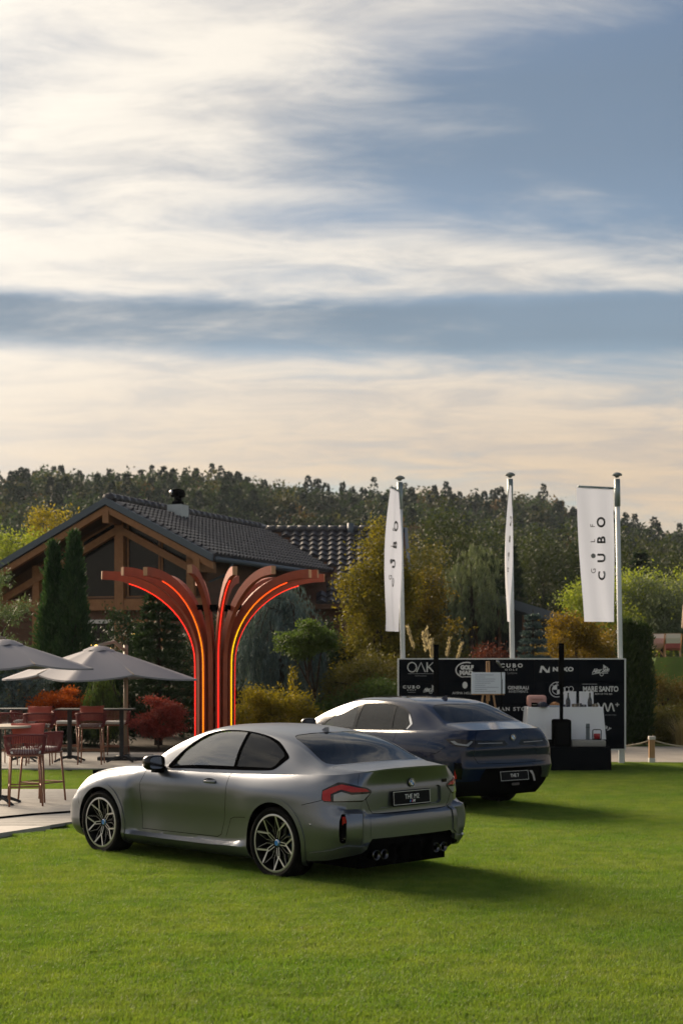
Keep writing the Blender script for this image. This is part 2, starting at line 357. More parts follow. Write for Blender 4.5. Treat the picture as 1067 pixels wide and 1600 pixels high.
class MB:
    """collects shapes, builds ONE mesh"""
    def __init__(s): s.v, s.f = [], []
    def add(s, vs, fs, M=None):
        o = len(s.v)
        s.v += [tuple(M @ Vector(v)) for v in vs] if M is not None else [tuple(v) for v in vs]
        s.f += [tuple(i + o for i in f) for f in fs]
        return s
    def box(s, x0, x1, y0, y1, z0, z1, M=None):
        vs = [(x0,y0,z0),(x1,y0,z0),(x1,y1,z0),(x0,y1,z0),(x0,y0,z1),(x1,y0,z1),(x1,y1,z1),(x0,y1,z1)]
        return s.add(vs, [(0,3,2,1),(4,5,6,7),(0,1,5,4),(1,2,6,5),(2,3,7,6),(3,0,4,7)], M)
    def bbox(s, x0, x1, y0, y1, z0, z1, b=.01, M=None):
        """box with chamfered edges"""
        bm = bmesh.new()
        bmesh.ops.create_cube(bm, size=1)
        for v in bm.verts: v.co = Vector(((x0+x1)/2 + v.co.x*(x1-x0), (y0+y1)/2 + v.co.y*(y1-y0), (z0+z1)/2 + v.co.z*(z1-z0)))
        bmesh.ops.bevel(bm, geom=bm.edges[:], offset=b, segments=2, affect='EDGES', profile=.5)
        bm.verts.index_update()
        s.add([v.co.copy() for v in bm.verts], [[v.index for v in f.verts] for f in bm.faces], M)
        bm.free()
        return s
    def tube(s, pts, r, n=8, caps=True, closed=False):
        pts = [Vector(p) for p in pts]
        rs = r if isinstance(r, (list, tuple, np.ndarray)) else [r] * len(pts)
        N = len(pts); o = len(s.v)
        up = None
        for i, p in enumerate(pts):
            a = pts[(i - 1) % N] if (closed or i > 0) else p
            b = pts[(i + 1) % N] if (closed or i < N - 1) else p
            t = (b - a).normalized()
            if up is None:
                up = t.orthogonal().normalized()
            up = (up - t * up.dot(t))
            up = up.normalized() if up.length > 1e-6 else t.orthogonal().normalized()
            w_ = t.cross(up)
            for k in range(n):
                an = 2 * math.pi * k / n
                s.v.append(tuple(p + (up * math.cos(an) + w_ * math.sin(an)) * rs[i]))
        for i in range(N if closed else N - 1):
            j = (i + 1) % N
            for k in range(n):
                k2 = (k + 1) % n
                s.f.append((o + i*n + k, o + i*n + k2, o + j*n + k2, o + j*n + k))
        if caps and not closed:
            s.f.append(tuple(o + k for k in range(n))[::-1])
            s.f.append(tuple(o + (N-1)*n + k for k in range(n)))
        return s
    def lathe(s, prof, n=24, M=None, close=False):
        """prof: list of (r, z) turned about z"""
        vs, fs = [], []
        m = len(prof)
        for k in range(n):
            a = 2 * math.pi * k / n
            vs += [(r * math.cos(a), r * math.sin(a), z) for r, z in prof]
        for k in range(n):
            k2 = (k + 1) % n
            for i in range(m - 1 + (1 if close else 0)):
                i2 = (i + 1) % m
                fs.append((k*m + i, k2*m + i, k2*m + i2, k*m + i2))
        return s.add(vs, fs, M)
    def prism(s, poly, y0, y1, M=None):
        """poly of (x, z) extruded along y"""
        n = len(poly)
        vs = [(x, y0, z) for x, z in poly] + [(x, y1, z) for x, z in poly]
        fs = [tuple(range(n)), tuple(range(2*n - 1, n - 1, -1))] + [(i, i + n, (i + 1) % n + n, (i + 1) % n) for i in range(n)]
        return s.add(vs, fs, M)
    def build(s, name, mat, parent=None, smooth=False, auto=None):
        o = mesh_obj(name, s.v, s.f, mat, parent, smooth or auto is not None)
        if auto is not None:
            try: o.data.set_sharp_from_angle(angle=R(auto))
            except Exception: pass
        return o

MATS = {}
def mat(name, base=(.5, .5, .5), rough=.6, metal=0.0, noise=None, bump=None, coat=0.0, spec=None, trans=0.0, ior=None, emit=None, estr=0.0, coord='Object', sheen=0.0, subs=None):
    """principled material; noise=(scale, amount[, second colour]) varies colour, bump=(scale, strength) gives fine relief"""
    if name in MATS: return MATS[name]
    m = bpy.data.materials.new(name)
    m.use_nodes = True
    t = NT(m.node_tree)
    b = t.n['Principled BSDF']
    b.inputs['Base Color'].default_value = tuple(base) + (1,)
    b.inputs['Roughness'].default_value = rough
    b.inputs['Metallic'].default_value = metal
    b.inputs['Coat Weight'].default_value = coat
    b.inputs['Transmission Weight'].default_value = trans
    if spec is not None: b.inputs['Specular IOR Level'].default_value = spec
    if ior is not None: b.inputs['IOR'].default_value = ior
    if sheen: b.inputs['Sheen Weight'].default_value = sheen
    if emit is not None:
        b.inputs['Emission Color'].default_value = tuple(emit) + (1,)
        b.inputs['Emission Strength'].default_value = estr
    vec = t.new('ShaderNodeTexCoord').outputs[coord] if (noise or bump) else None
    if noise:
        c2 = noise[2] if len(noise) > 2 else tuple(c * (1 - noise[1]) for c in base)
        f = t.step(t.noise(vec, noise[0], 6, .6), .32, .68)
        t.l.new(t.mix(t.math('MULTIPLY', f, noise[1] if len(noise) > 2 else 1.0), base, c2), b.inputs['Base Color'])
    if bump:
        bp = t.new('ShaderNodeBump'); bp.inputs['Strength'].default_value = bump[1]; bp.inputs['Distance'].default_value = bump[2] if len(bump) > 2 else .01
        t.l.new(t.noise(vec, bump[0], 5, .6), bp.inputs['Height']); t.l.new(bp.outputs[0], b.inputs['Normal'])
    MATS[name] = m
    return m
def text_obj(name, body, size, mat_, parent, M, depth=.0015, align='CENTER', sx=1.0, space=1.0, shear=0.0, weight=0.0):
    """flat lettering as a mesh; M maps the text plane (x right, y up, z out) into the parent's space"""
    cu = bpy.data.curves.new(name, 'FONT')
    cu.body = body; cu.size = size; cu.align_x = align; cu.align_y = 'CENTER'; cu.extrude = depth
    cu.space_character = space; cu.shear = shear; cu.offset = weight; cu.resolution_u = 3
    tmp = bpy.data.objects.new('tmp', cu); COL.objects.link(tmp)
    dg = bpy.context.evaluated_depsgraph_get()
    me = bpy.data.meshes.new_from_object(tmp.evaluated_get(dg))
    bpy.data.objects.remove(tmp); bpy.data.curves.remove(cu)
    me.name = name
    me.transform(M @ Matrix.Diagonal((sx, 1, 1, 1)))
    me.materials.clear(); me.materials.append(mat_)
    o = bpy.data.objects.new(name, me); o.parent = parent
    return link(o)
def frame_m(o, xa, ya, za):
    """matrix with columns = axes, origin o"""
    m = Matrix.Identity(4)
    for i, a in enumerate((xa, ya, za)):
        a = Vector(a).normalized()
        for k in range(3): m[k][i] = a[k]
    m.translation = Vector(o)
    return m
def in_poly(x, y, poly):
    c = False; n = len(poly); j = n - 1
    for i in range(n):
        xi, yi = poly[i]; xj, yj = poly[j]
        if (yi > y) != (yj > y) and x < (xj - xi) * (y - yi) / (yj - yi) + xi: c = not c
        j = i
    return c
def chaikin(p, it=2):
    for _ in range(it):
        q = []
        for a, b in zip(p, p[1:] + p[:1]):
            q += [(a[0]*.75 + b[0]*.25, a[1]*.75 + b[1]*.25), (a[0]*.25 + b[0]*.75, a[1]*.25 + b[1]*.75)]
        p = q
    return p
def grow(p, d):
    """offset a polygon outwards by d"""
    n = len(p); ar = sum(p[i][0]*p[(i+1) % n][1] - p[(i+1) % n][0]*p[i][1] for i in range(n))
    sg = 1 if ar > 0 else -1
    out = []
    for i in range(n):
        a, b, c = Vector(p[i-1]), Vector(p[i]), Vector(p[(i+1) % n])
        e1, e2 = (b - a).normalized(), (c - b).normalized()
        n1, n2 = Vector((e1.y, -e1.x)) * sg, Vector((e2.y, -e2.x)) * sg
        m_ = n1 + n2
        m_ = m_ / max(m_.length_squared / 2, .5)
        out.append(tuple(b + m_ * d))
    return out
# ------------------------------------------------------------------ cars: panel cutter
class Panels:
    """half of a car skin, cut along outlines drawn on the flattened skin, then folded back"""
    def __init__(s, grid):
        P, f, n = grid
        s.bm = bmesh.new()
        s.lp = s.bm.verts.layers.float_vector.new('p3'); s.ln = s.bm.verts.layers.float_vector.new('n3')
        s.lr = s.bm.faces.layers.int.new('reg')
        a, b = P.shape[:2]
        vs = []
        for i in range(a):
            for j in range(b):
                v = s.bm.verts.new((f[i, j, 0], 0, f[i, j, 1]))
                v[s.lp] = P[i, j]; v[s.ln] = n[i, j]
                vs.append(v)
        for i in range(a - 1):
            for j in range(b - 1):
                s.bm.faces.new((vs[i*b + j], vs[i*b + b + j], vs[i*b + b + j + 1], vs[i*b + j + 1]))
        s.regs = ['body']
    def cut(s, poly, name, tol=.03, only=None):
        xs = [p[0] for p in poly]; zs = [p[1] for p in poly]
        bx = (min(xs) - tol, max(xs) + tol, min(zs) - tol, max(zs) + tol)
        near = [f for f in s.bm.faces if not (max(v.co.x for v in f.verts) < bx[0] or min(v.co.x for v in f.verts) > bx[1] or
                                             max(v.co.z for v in f.verts) < bx[2] or min(v.co.z for v in f.verts) > bx[3])]
        near = set(near)
        for p, q in zip(poly, poly[1:] + poly[:1]):
            d = Vector((q[0] - p[0], 0, q[1] - p[1]))
            if d.length < 1e-7: continue
            nrm = Vector((-d.z, 0, d.x)).normalized()
            lo0, hi0 = min(p[0], q[0]) - 1e-5, max(p[0], q[0]) + 1e-5
            lo1, hi1 = min(p[1], q[1]) - 1e-5, max(p[1], q[1]) + 1e-5
            sel = []
            for f in near:
                if not f.is_valid: continue
                c = [v.co for v in f.verts]
                if max(k.x for k in c) < lo0 or min(k.x for k in c) > hi0 or max(k.z for k in c) < lo1 or min(k.z for k in c) > hi1: continue
                sel.append(f)
            if not sel: continue
            geom = list({e for f in sel for e in f.edges} | {v for f in sel for v in f.verts}) + sel
            r = bmesh.ops.bisect_plane(s.bm, geom=geom, dist=1e-6, plane_co=Vector((p[0], 0, p[1])), plane_no=nrm)
            near |= {g for g in r['geom'] if isinstance(g, bmesh.types.BMFace)}
            near = {f for f in near if f.is_valid}
        if name not in s.regs: s.regs.append(name)
        k = s.regs.index(name)
        for f in near:
            c = f.calc_center_median()
            if in_poly(c.x, c.z, poly) and (only is None or s.regs[f[s.lr]] in only): f[s.lr] = k
    def take(s, name, off=0.0, side=1, walls=False):
        """vertices, faces, normals of one region, folded back to 3-D; walls close the step between the offset piece and the skin"""
        k = s.regs.index(name)
        idx, V, N, F = {}, [], [], []
        for f in s.bm.faces:
            if f[s.lr] != k: continue
            loop = []
            for v in f.verts:
                if v not in idx:
                    idx[v] = len(V)
                    p, n = Vector(v[s.lp]), Vector(v[s.ln]).normalized()
                    p = p + n * off
                    V.append((p.x, p.y * side, p.z)); N.append((n.x, n.y * side, n.z))
                loop.append(idx[v])
            a, b, c = Vector(V[loop[0]]), Vector(V[loop[1]]), Vector(V[loop[2]])
            nn = Vector((0, 0, 0))
            for q in range(1, len(loop) - 1):
                nn += (Vector(V[loop[q]]) - a).cross(Vector(V[loop[q + 1]]) - a)
            if nn.dot(Vector(N[loop[0]])) < 0: loop.reverse()
            F.append(loop)
        if walls and off:
            for e in s.bm.edges:
                fs = [f for f in e.link_faces]
                if len(fs) == 2 and (fs[0][s.lr] == k) != (fs[1][s.lr] == k):
                    q = []
                    for v in e.verts:
                        p, n = Vector(v[s.lp]), Vector(v[s.ln]).normalized()
                        for o_ in (0.0, off):
                            g = p + n * o_
                            q.append(Vector((g.x, g.y * side, g.z)))
                    a, b_, c, d = q[0], q[1], q[3], q[2]
                    nn = (b_ - a).cross(d - a)
                    if nn.length < 1e-12: continue
                    nn.normalize()
                    o_ = len(V)
                    V += [tuple(x) for x in (a, b_, c, d)]; N += [tuple(nn)] * 4; F.append([o_, o_ + 1, o_ + 2, o_ + 3])
        return V, F, N
def panel_obj(name, parts, m, parent, thick=0.0):
    V, F, N = [], [], []
    for v, f, n in parts:
        o = len(V)
        V += v; N += n; F += [[i + o for i in q] for q in f]
    me = bpy.data.meshes.new(name)
    me.from_pydata(V, [], F)
    me.materials.append(m)
    me.shade_smooth()
    # smooth skin normals, but true edges stay sharp; slivers left by the cuts take the skin normal
    ln_ = []
    for pl in me.polygons:
        fn_ = Vector(pl.normal); tiny = pl.area < 2e-5
        for vi in pl.vertices:
            n3 = Vector(N[vi])
            ln_.append(tuple(n3 if tiny or n3.dot(fn_) > .955 else fn_))
    me.normals_split_custom_set(ln_)
    o = bpy.data.objects.new(name, me); o.parent = parent
    return link(o)
def circle(cx, cz, r, n=40): return [(cx + r*math.cos(2*math.pi*k/n), cz + r*math.sin(2*math.pi*k/n)) for k in range(n)]

# materials of the cars
def paint(name, base, rough, metal, flake=.0, coat=0.0):
    m = mat(name, base, rough, metal, coat=coat)
    t = NT(m.node_tree); b = t.n['Principled BSDF']
    b.inputs['Coat Roughness'].default_value = .06
    return m
GREY = paint('satin_grey_paint', (.165, .182, .214), .275, .85)
BLUE = paint('dark_blue_paint', (.004, .011, .038), .10, .0, coat=.0)
BLUE.node_tree.nodes['Principled BSDF'].inputs['Specular IOR Level'].default_value = .45
BLK = mat('black_plastic', (.0035, .0035, .004), .5, spec=.0)
BLKG = mat('gloss_black', (.003, .003, .004), .1, spec=.3, coat=.12)
DARK = mat('wheel_well_black', (.003, .003, .003), .9, spec=.0)
GAP = mat('panel_gap', (.003, .003, .003), .8, spec=.0)
RUB = mat('tyre_rubber', (.006, .006, .006), .8, spec=.1, bump=(60, .2, .004))
ALU = mat('machined_rim', (.55, .555, .57), .42, 1.0)
RIMB = mat('rim_black', (.007, .007, .008), .5, .0, spec=.15)
STEEL = mat('brake_steel', (.25, .25, .25), .35, 1.0)
CHR = mat('bright_metal', (.65, .65, .66), .12, 1.0)
REDL = mat('red_lens', (.40, .010, .012), .2, spec=.3, coat=.15)
CLR = mat('clear_lens', (.27, .28, .30), .2, .2, coat=.4)
SMOK = mat('smoked_lens', (.010, .007, .008), .12, spec=.3, coat=.2)
SEAT = mat('seat_leather', (.025, .024, .024), .5)
WHT = mat('white_print', (.75, .75, .74), .5)
LBLU = mat('badge_blue', (.03, .22, .60), .35)
def glass_mat(name, tint, density, refl=1.0):
    m = bpy.data.materials.new(name); m.use_nodes = True
    t = NT(m.node_tree); t.n.clear()
    tr = t.new('ShaderNodeBsdfTransparent'); tr.inputs[0].default_value = tuple(tint) + (1,)
    gl = t.new('ShaderNodeBsdfGlossy'); gl.inputs['Roughness'].default_value = .015; gl.inputs[0].default_value = (1, 1, 1, 1)
    fr = t.new('ShaderNodeFresnel'); fr.inputs[0].default_value = 1.55
    mx = t.new('ShaderNodeMixShader')
    t.l.new(t.math('ADD', t.math('MULTIPLY', fr.outputs[0], 1.25 * refl), density, clamp=True), mx.inputs[0])
    t.l.new(tr.outputs[0], mx.inputs[1]); t.l.new(gl.outputs[0], mx.inputs[2])
    o = t.new('ShaderNodeOutputMaterial'); t.l.new(mx.outputs[0], o.inputs[0])
    return m
GLC = glass_mat('clear_glass', (.74, .78, .76), .14, .9)
GLM = glass_mat('grey_glass', (.35, .37, .37), .03, .7)
GLD = glass_mat('tinted_glass', (.05, .05, .055), .0, .62)

def make_wheel(root, x, y, r, w_, rim_r, side, phase, name='wheel', brake=True):
    """tyre, ten-spoke rim with machined edges, disc and hub badge; side +1 = left"""
    t = empty(name, (x, y, r)); t.parent = root
    Mx = Matrix.Rotation(R(-90 * side), 4, 'X')            # local z -> outwards
    h = w_ / 2
    prof = [(rim_r, -h*.88), (rim_r + .012, -h*.95), (r - .035, -h), (r - .012, -h*.93), (r, -h*.72), (r, h*.72), (r - .012, h*.93), (r - .035, h), (rim_r + .014, h*.95), (rim_r, h*.86)]
    MB().lathe(prof, 48, Mx).build('tyre', RUB, t, auto=35)
    rim = MB()
    rim.lathe([(rim_r + .004, h*.82), (rim_r + .006, h*.90), (rim_r - .010, h*.92), (rim_r - .016, h*.82), (rim_r - .022, h*.5), (rim_r - .03, -h*.8), (rim_r, -h*.86), (rim_r + .002, -h*.2)], 48, Mx, close=True)
    ro = rim.build('rim', RIMB, t, auto=40)
    MB().lathe([(.001, -h*.55), (rim_r - .02, -h*.55)], 36, Mx).build('wheel_back', DARK, ro)
    MB().lathe([(rim_r + .0065, h*.905), (rim_r - .004, h*.925), (rim_r - .013, h*.92)], 48, Mx).build('rim_edge', ALU, ro, smooth=True)
    ns = 5
    for k in range(ns):
        a0 = phase + 2 * math.pi * k / ns
        def pol(rr, a, z): return Vector((rr * math.cos(a), rr * math.sin(a), z))
        sp_b, sp_a = MB(), MB()
        # a stem that forks into a wide Y, machined faces on top of dark flanks
        zo, zi = h*.86, h*.62
        segs = [((.045, 0, zi), (rim_r*.50, 0, h*.70))]
        for sg in (-1, 1):
            segs.append(((rim_r*.50, 0, h*.70), (rim_r - .008, sg*.30, zo)))
            segs.append(((.05, sg*.36, zi - .01), (rim_r*.55, sg*.52, h*.60)))
            segs.append(((rim_r*.55, sg*.52, h*.60), (rim_r - .008, sg*.34, zo - .012)))
        for q, ((r0, b0, z0), (r1, b1, z1)) in enumerate(segs):
            p0, p1 = pol(r0, a0 + b0, z0), pol(r1, a0 + b1, z1)
            d = (p1 - p0).normalized(); sd = Vector((0, 0, 1)).cross(d).normalized()
            stem = q == 0
            wid = .017 if stem else (.0095 if q in (1, 4) else .006)
            def strip(mb, wa, wb, zt, zb):
                vs = [p0 - sd*wa + Vector((0,0,zt)), p0 + sd*wa + Vector((0,0,zt)), p1 + sd*wb + Vector((0,0,zt)), p1 - sd*wb + Vector((0,0,zt)),
                      p0 - sd*wa + Vector((0,0,zb)), p0 + sd*wa + Vector((0,0,zb)), p1 + sd*wb + Vector((0,0,zb)), p1 - sd*wb + Vector((0,0,zb))]
                mb.add(vs, [(0,1,2,3),(4,7,6,5),(0,4,5,1),(1,5,6,2),(2,6,7,3),(3,7,4,0)], Mx)
            strip(sp_b, wid*1.25, wid*1.35, 0, -.035)
            if stem:
                for s2 in (-1, 1):
                    pa, pb = p0 + sd*s2*wid*.8, p1 + sd*s2*wid*.8
                    vs = [pa - sd*.004, pa + sd*.004, pb + sd*.004, pb - sd*.004]
                    sp_a.add([v + Vector((0,0,.0015)) for v in vs], [(0,1,2,3)], Mx)
                sp_a.add([p1 - sd*wid - d*.008 + Vector((0,0,.0016)), p1 + sd*wid - d*.008 + Vector((0,0,.0016)), p1 + sd*wid + Vector((0,0,.0016)), p1 - sd*wid + Vector((0,0,.0016))], [(0,1,2,3)], Mx)
            elif q in (1, 4):
                sp_a.add([v + Vector((0,0,.0015)) for v in (p0 - sd*wid*.75, p0 + sd*wid*.75, p1 + sd*wid, p1 - sd*wid)], [(0,1,2,3)], Mx)
            else:
                sp_a.add([v + Vector((0,0,.0012)) for v in (p0 - sd*wid*.12, p0 + sd*wid*.12, p1 + sd*wid*.22, p1 - sd*wid*.22)], [(0,1,2,3)], Mx)
        so_ = sp_b.build('spoke', RIMB, t)
        sp_a.build('spoke_face', ALU, so_)
    MB().lathe([(.001, h*.55), (.06, h*.55), (.075, h*.45), (.08, h*.2), (.001, h*.2)], 20, Mx).build('hub', RIMB, t, auto=30)
    hb = MB().lathe([(.001, h*.66), (.026, h*.66), (.033, h*.62), (.034, h*.54)], 20, Mx).build('hub_badge', LBLU, t, auto=30)
    MB().lathe([(.026, h*.668), (.033, h*.645)], 20, Mx).build('badge_ring', CHR, hb, smooth=True)
    MB().lathe([(.07, h*.02), (.19, h*.02), (.19, -h*.12), (.07, -h*.12)], 32, Mx, close=True).build('brake_disc', STEEL, t, auto=30)
    ca = MB()
    for k in range(6):
        a = R(150 + 12*k)
        ca.box(.125, .20, -.025, .025, -h*.3, h*.22, Mx @ Matrix.Rotation(a, 4, 'Z'))
    ca.build('brake_caliper', mat('caliper_blue', (.03, .10, .22), .35), t)
    return t
def roundel(name, parent, M, r):
    """blue and white quartered round emblem in a dark ring"""
    b = MB().lathe([(.0005, .004), (r*.98, .004), (r, .001), (r, -.003)], 28, M).build(name, BLKG, parent, auto=40)
    MB().lathe([(r*.60, .0046), (r*.66, .0055), (r*.70, .0046)], 28, M).build('ring', CHR, b, smooth=True)
    MB().lathe([(r*.94, .0043), (r*.98, .0052), (r*1.02, .003)], 28, M).build('ring', CHR, b, smooth=True)
    for k in range(4):
        fan = [(0, 0, .0048)] + [(r*.60*math.cos(R(90*k + 90*i/6)), r*.60*math.sin(R(90*k + 90*i/6)), .0048) for i in range(7)]
        MB().add(fan, [(0, i, i + 1) for i in range(1, 7)], M).build('quarter', LBLU if k % 2 else WHT, b)
    return b
def interior(root, x_dash, x_seat, x_rear, yo, zs, wheel_y):
    s = MB()
    for y in (-yo, yo):
        s.bbox(x_seat - .28, x_seat + .25, y - .25, y + .25, zs - .12, zs + .06, .05)
        M = Matrix.Translation((x_seat - .30, y, zs)) @ Matrix.Rotation(R(-16), 4, 'Y')
        s.bbox(-.08, .08, -.24, .24, 0, .55, .06, M)
        s.bbox(-.05, .06, -.13, .13, .57, .75, .04, M)
    s.bbox(x_rear - .05, x_rear + .35, -.55, .55, zs - .1, zs + .05, .05)
    s.bbox(x_rear - .16, x_rear, -.55, .55, zs, zs + .42, .05)
    s.build('seats', SEAT, root, auto=40)
    MB().bbox(x_dash - .25, x_dash + .25, -.68, .68, zs - .1, zs + .30, .07).build('dashboard', SEAT, root, auto=40)
    ring = [Vector((x_dash - .34 + .07*math.sin(2*math.pi*k/28), wheel_y + .18*math.cos(2*math.pi*k/28), zs + .27 + .17*math.sin(2*math.pi*k/28))) for k in range(28)]
    sw = MB().tube(ring, .015, 8, closed=True)
    sw.tube([(x_dash - .30, wheel_y - .17, zs + .27), (x_dash - .30, wheel_y + .17, zs + .27)], .018, 6)
    sw.build('steering_wheel', BLK, root, smooth=True)
def mirror_part(root, x, y, z, side, paint_m, d):
    """door mirror: housing on a stalk"""
    bm_ = MB()
    sec = []
    for i, (dx_, sc) in enumerate(((-.075, .86), (-.06, 1.0), (0, 1.0), (.05, .86), (.085, .5), (.095, .1))):
        sec.append([(x + dx_, y + side * (.115 + (.115 * sc) * math.copysign(abs(math.cos(a))**.6, math.cos(a))), z + .085 + .078 * sc * math.copysign(abs(math.sin(a))**.6, math.sin(a))) for a in [2*math.pi*k/16 for k in range(16)]])
    n = 16
    vs = [p for s_ in sec for p in s_]
    fs = [(i*n + k, i*n + (k+1) % n, (i+1)*n + (k+1) % n, (i+1)*n + k) for i in range(len(sec) - 1) for k in range(n)]
    fs.append(tuple(range((len(sec)-1)*n, len(sec)*n)))
    m_ = bm_.add(vs, fs).build('door_mirror', paint_m, root, auto=50)
    MB().add([(x - .072, y + side * (.115 + .095 * math.copysign(abs(math.cos(a))**.6, math.cos(a))), z + .085 + .062 * math.copysign(abs(math.sin(a))**.6, math.sin(a))) for a in [2*math.pi*k/16 for k in range(16)]], [tuple(range(16))]).build('mirror_glass', CHR, m_)
    MB().prism([(x - .05, z - .02), (x + .05, z - .02), (x + .03, z + .04), (x - .04, z + .04)], y - side*.03, y + side*.10).build('mirror_foot', BLK, m_)
    return m_
def plate_part(root, M, w_, h_, words, sub):
    """dark show plate with a thin pale frame line and lettering"""
    p = MB().bbox(-w_/2, w_/2, -h_/2 - .012, h_/2 + .008, -.012, .004, .004, M).build('number_plate', mat('show_plate', (.004, .005, .008), .5, spec=.08), root)
    MB().box(-w_/2 + .004, w_/2 - .004, h_/2 - .004, h_/2, .0045, .006, M).box(-w_/2 + .004, w_/2 - .004, -h_/2, -h_/2 + .004, .0045, .006, M) \
        .box(-w_/2 + .004, -w_/2 + .008, -h_/2 + .004, h_/2 - .004, .0045, .006, M).box(w_/2 - .008, w_/2 - .004, -h_/2 + .004, h_/2 - .004, .0045, .006, M).build('plate_frame_line', WHT, p)
    text_obj('plate_lettering', words, h_*.52, WHT, p, M @ Matrix.Translation((0, h_*.06 if sub else 0, .006)), sx=.92)
    return p
# ------------------------------------------------------------------ cars: assembly
def ribbon(pts, w_=.006):
    """thin outline along a polyline on the flattened skin"""
    L, Rr = [], []
    for i, p in enumerate(pts):
        a = Vector(pts[max(i - 1, 0)]); b = Vector(pts[min(i + 1, len(pts) - 1)])
        d = (b - a).normalized(); n = Vector((-d.y, d.x)) * w_ / 2
        L.append(tuple(Vector(p) + n)); Rr.append(tuple(Vector(p) - n))
    return L + Rr[::-1]
def wall_offset(P, name, off, side): return P.take(name, off, side, True)

def build_grey_coupe():
    root = empty('sports_coupe', (M2_POSE[0], M2_POSE[1], -.012), M2_POSE[2])
    tag(root, 'matt grey two-door sports coupe parked on the lawn, in front of the dark blue saloon', 'car', 'show cars on the lawn')
    gA, gB = car_grids(M2_SIDE, M2_SIDE_CREASE, M2_TOP, M2_TOP_CREASE)
    A, B = Panels(gA), Panels(gB)
    FW, RW = (2.747, .34), (0.0, .345)
    for c, r in ((FW, .385), (RW, .392)):
        A.cut(circle(c[0], c[1], r + .05, 48), 'arch_lip%d' % (c[0] > 1))
        A.cut(circle(c[0], c[1], r, 48), 'void')
    door = [(2.11, .318), (2.10, .60), (2.10, .80), (2.06, .88), (1.99, 1.2), (.70, 1.2), (.695, .95), (.70, .80), (.725, .66), (.76, .5), (.82, .36), (.88, .33)]
    A.cut(door, 'gap'); A.cut(grow(door, -.006), 'door')
    A.cut([(-2.0, .432), (-1.28, .432), (-1.255, .40), (-1.22, .35), (-1.05, .30), (-.75, .25), (-.40, .22), (-.40, 0), (-2.0, 0)], 'diffuser', only=('body',))
    tail = [(-.614, .885), (-.625, .80), (-.665, .777), (-1.15, .780), (-1.19, .80), (-1.252, .86), (-1.245, .88), (-1.20, .905), (-.86, .957), (-.80, .957), (-.69, .915)]
    A.cut(tail, 'lamp')
    A.cut([(-.628, .872), (-.64, .80), (-.67, .787), (-.76, .787), (-.745, .85), (-.86, .893), (-.99, .868), (-1.225, .870), (-1.18, .895), (-.85, .938), (-.72, .905)], 'lens_red')
    A.cut([(-.785, .845), (-.87, .872), (-1.0, .845), (-1.232, .852), (-1.16, .793), (-.795, .787)], 'lens_clear')
    slot = [(-.888, .672), (-.972, .678), (-.972, .415), (-.95, .40), (-.888, .425)]
    A.cut(chaikin(slot, 1), 'slot')
    for rb in ([(-.392, .735), (-.50, .762), (-.640, .795)], [(-1.19, .80), (-1.235, .70), (-1.27, .662), (-1.40, .655), (-1.78, .655)],
               [(.41, .562), (.60, .548), (.655, .53), (.70, .44), (.745, .345)], [(-1.06, .93), (-1.035, 1.05)], [(3.16, .70), (3.20, .60), (3.15, .50)]):
        A.cut(ribbon(rb, .0055), 'gap', only=('body',))
    pod = [(-.985, .668), (-1.10, .690), (-1.235, .676), (-1.252, .64), (-1.252, .44), (-1.20, .395), (-.985, .405)]
    A.cut(pod, 'pod', only=('body', 'gap'))
    A.cut([(-1.268, .632), (-1.80, .632), (-1.80, .455), (-1.268, .455)], 'band', only=('body',))
    A.cut([(-.50, .300), (-.80, .345), (-.985, .385), (-1.20, .375), (-1.245, .40), (-1.20, .345), (-1.04, .30), (-.75, .252), (-.46, .225)], 'lower_lip', only=('body', 'diffuser'))
    A.cut([(-1.80, .705), (-1.36, .705), (-1.33, .73), (-1.33, .86), (-1.36, .878), (-1.80, .878)], 'recess')
    A.cut([(3.30, .69), (3.42, .655), (3.78, .66), (3.76, .715), (3.50, .745), (3.34, .745)], 'headlight')
    A.cut([(4.05, .36), (4.32, .36), (4.32, .64), (4.10, .64)], 'grille'); A.cut([(3.55, .20), (4.32, .20), (4.32, .31), (3.60, .31)], 'grille')
    # top skin (station, row)
    trim = [(5.12, .12), (5.45, .74), (5.88, 1.40), (6.46, 1.86), (7.04, 2.24), (7.88, 2.58), (8.65, 2.62), (9.33, 2.42), (10.0, 1.97), (10.55, 1.52), (10.83, 1.22), (10.80, .98), (10.44, .32), (10.15, .16), (8.67, .14), (6.0, .12)]
    B.cut(chaikin(trim, 2), 'trim', .2)
    g1 = [(5.55, .28), (5.96, 1.16), (6.54, 1.62), (7.15, 1.95), (7.8, 2.24), (8.56, 2.34), (8.62, .30)]
    g2 = [(8.72, .30), (8.66, 2.34), (9.22, 2.16), (9.85, 1.80), (10.45, 1.38), (10.58, 1.16), (10.33, .48), (10.15, .32)]
    B.cut(g1, 'win1', .2); B.cut(g2, 'win2', .2)
    B.cut([(10.02, 5.2), (9.98, 3.6), (10.06, 3.42), (10.3, 3.28), (12.2, 3.04), (12.55, 3.08), (12.86, 3.35), (12.96, 3.9), (12.98, 5.2)], 'rear', .2)
    B.cut([(4.15, 5.2), (4.15, 3.5), (4.30, 3.16), (6.6, 3.22), (6.90, 3.45), (6.97, 3.8), (6.98, 5.2)], 'front', .2)
    for rb in ([(.55, 5.2), (.5, 2.0), (.8, 1.45), (3.0, 1.5), (3.75, 1.9), (3.85, 3.0), (3.86, 5.2)], [(13.12, 5.2), (13.12, 3.2), (13.3, 2.85), (14.9, 2.9)]):
        B.cut(ribbon(rb, .035), 'gap', .2, only=('body',))
    S = (1, -1)
    panel_obj('body', [P.take('body', 0, s) for P in (A, B) for s in S], GREY, root)
    panel_obj('panel_gap', [P.take('gap', -.012, s, True) for P in (A, B) for s in S], GAP, root)
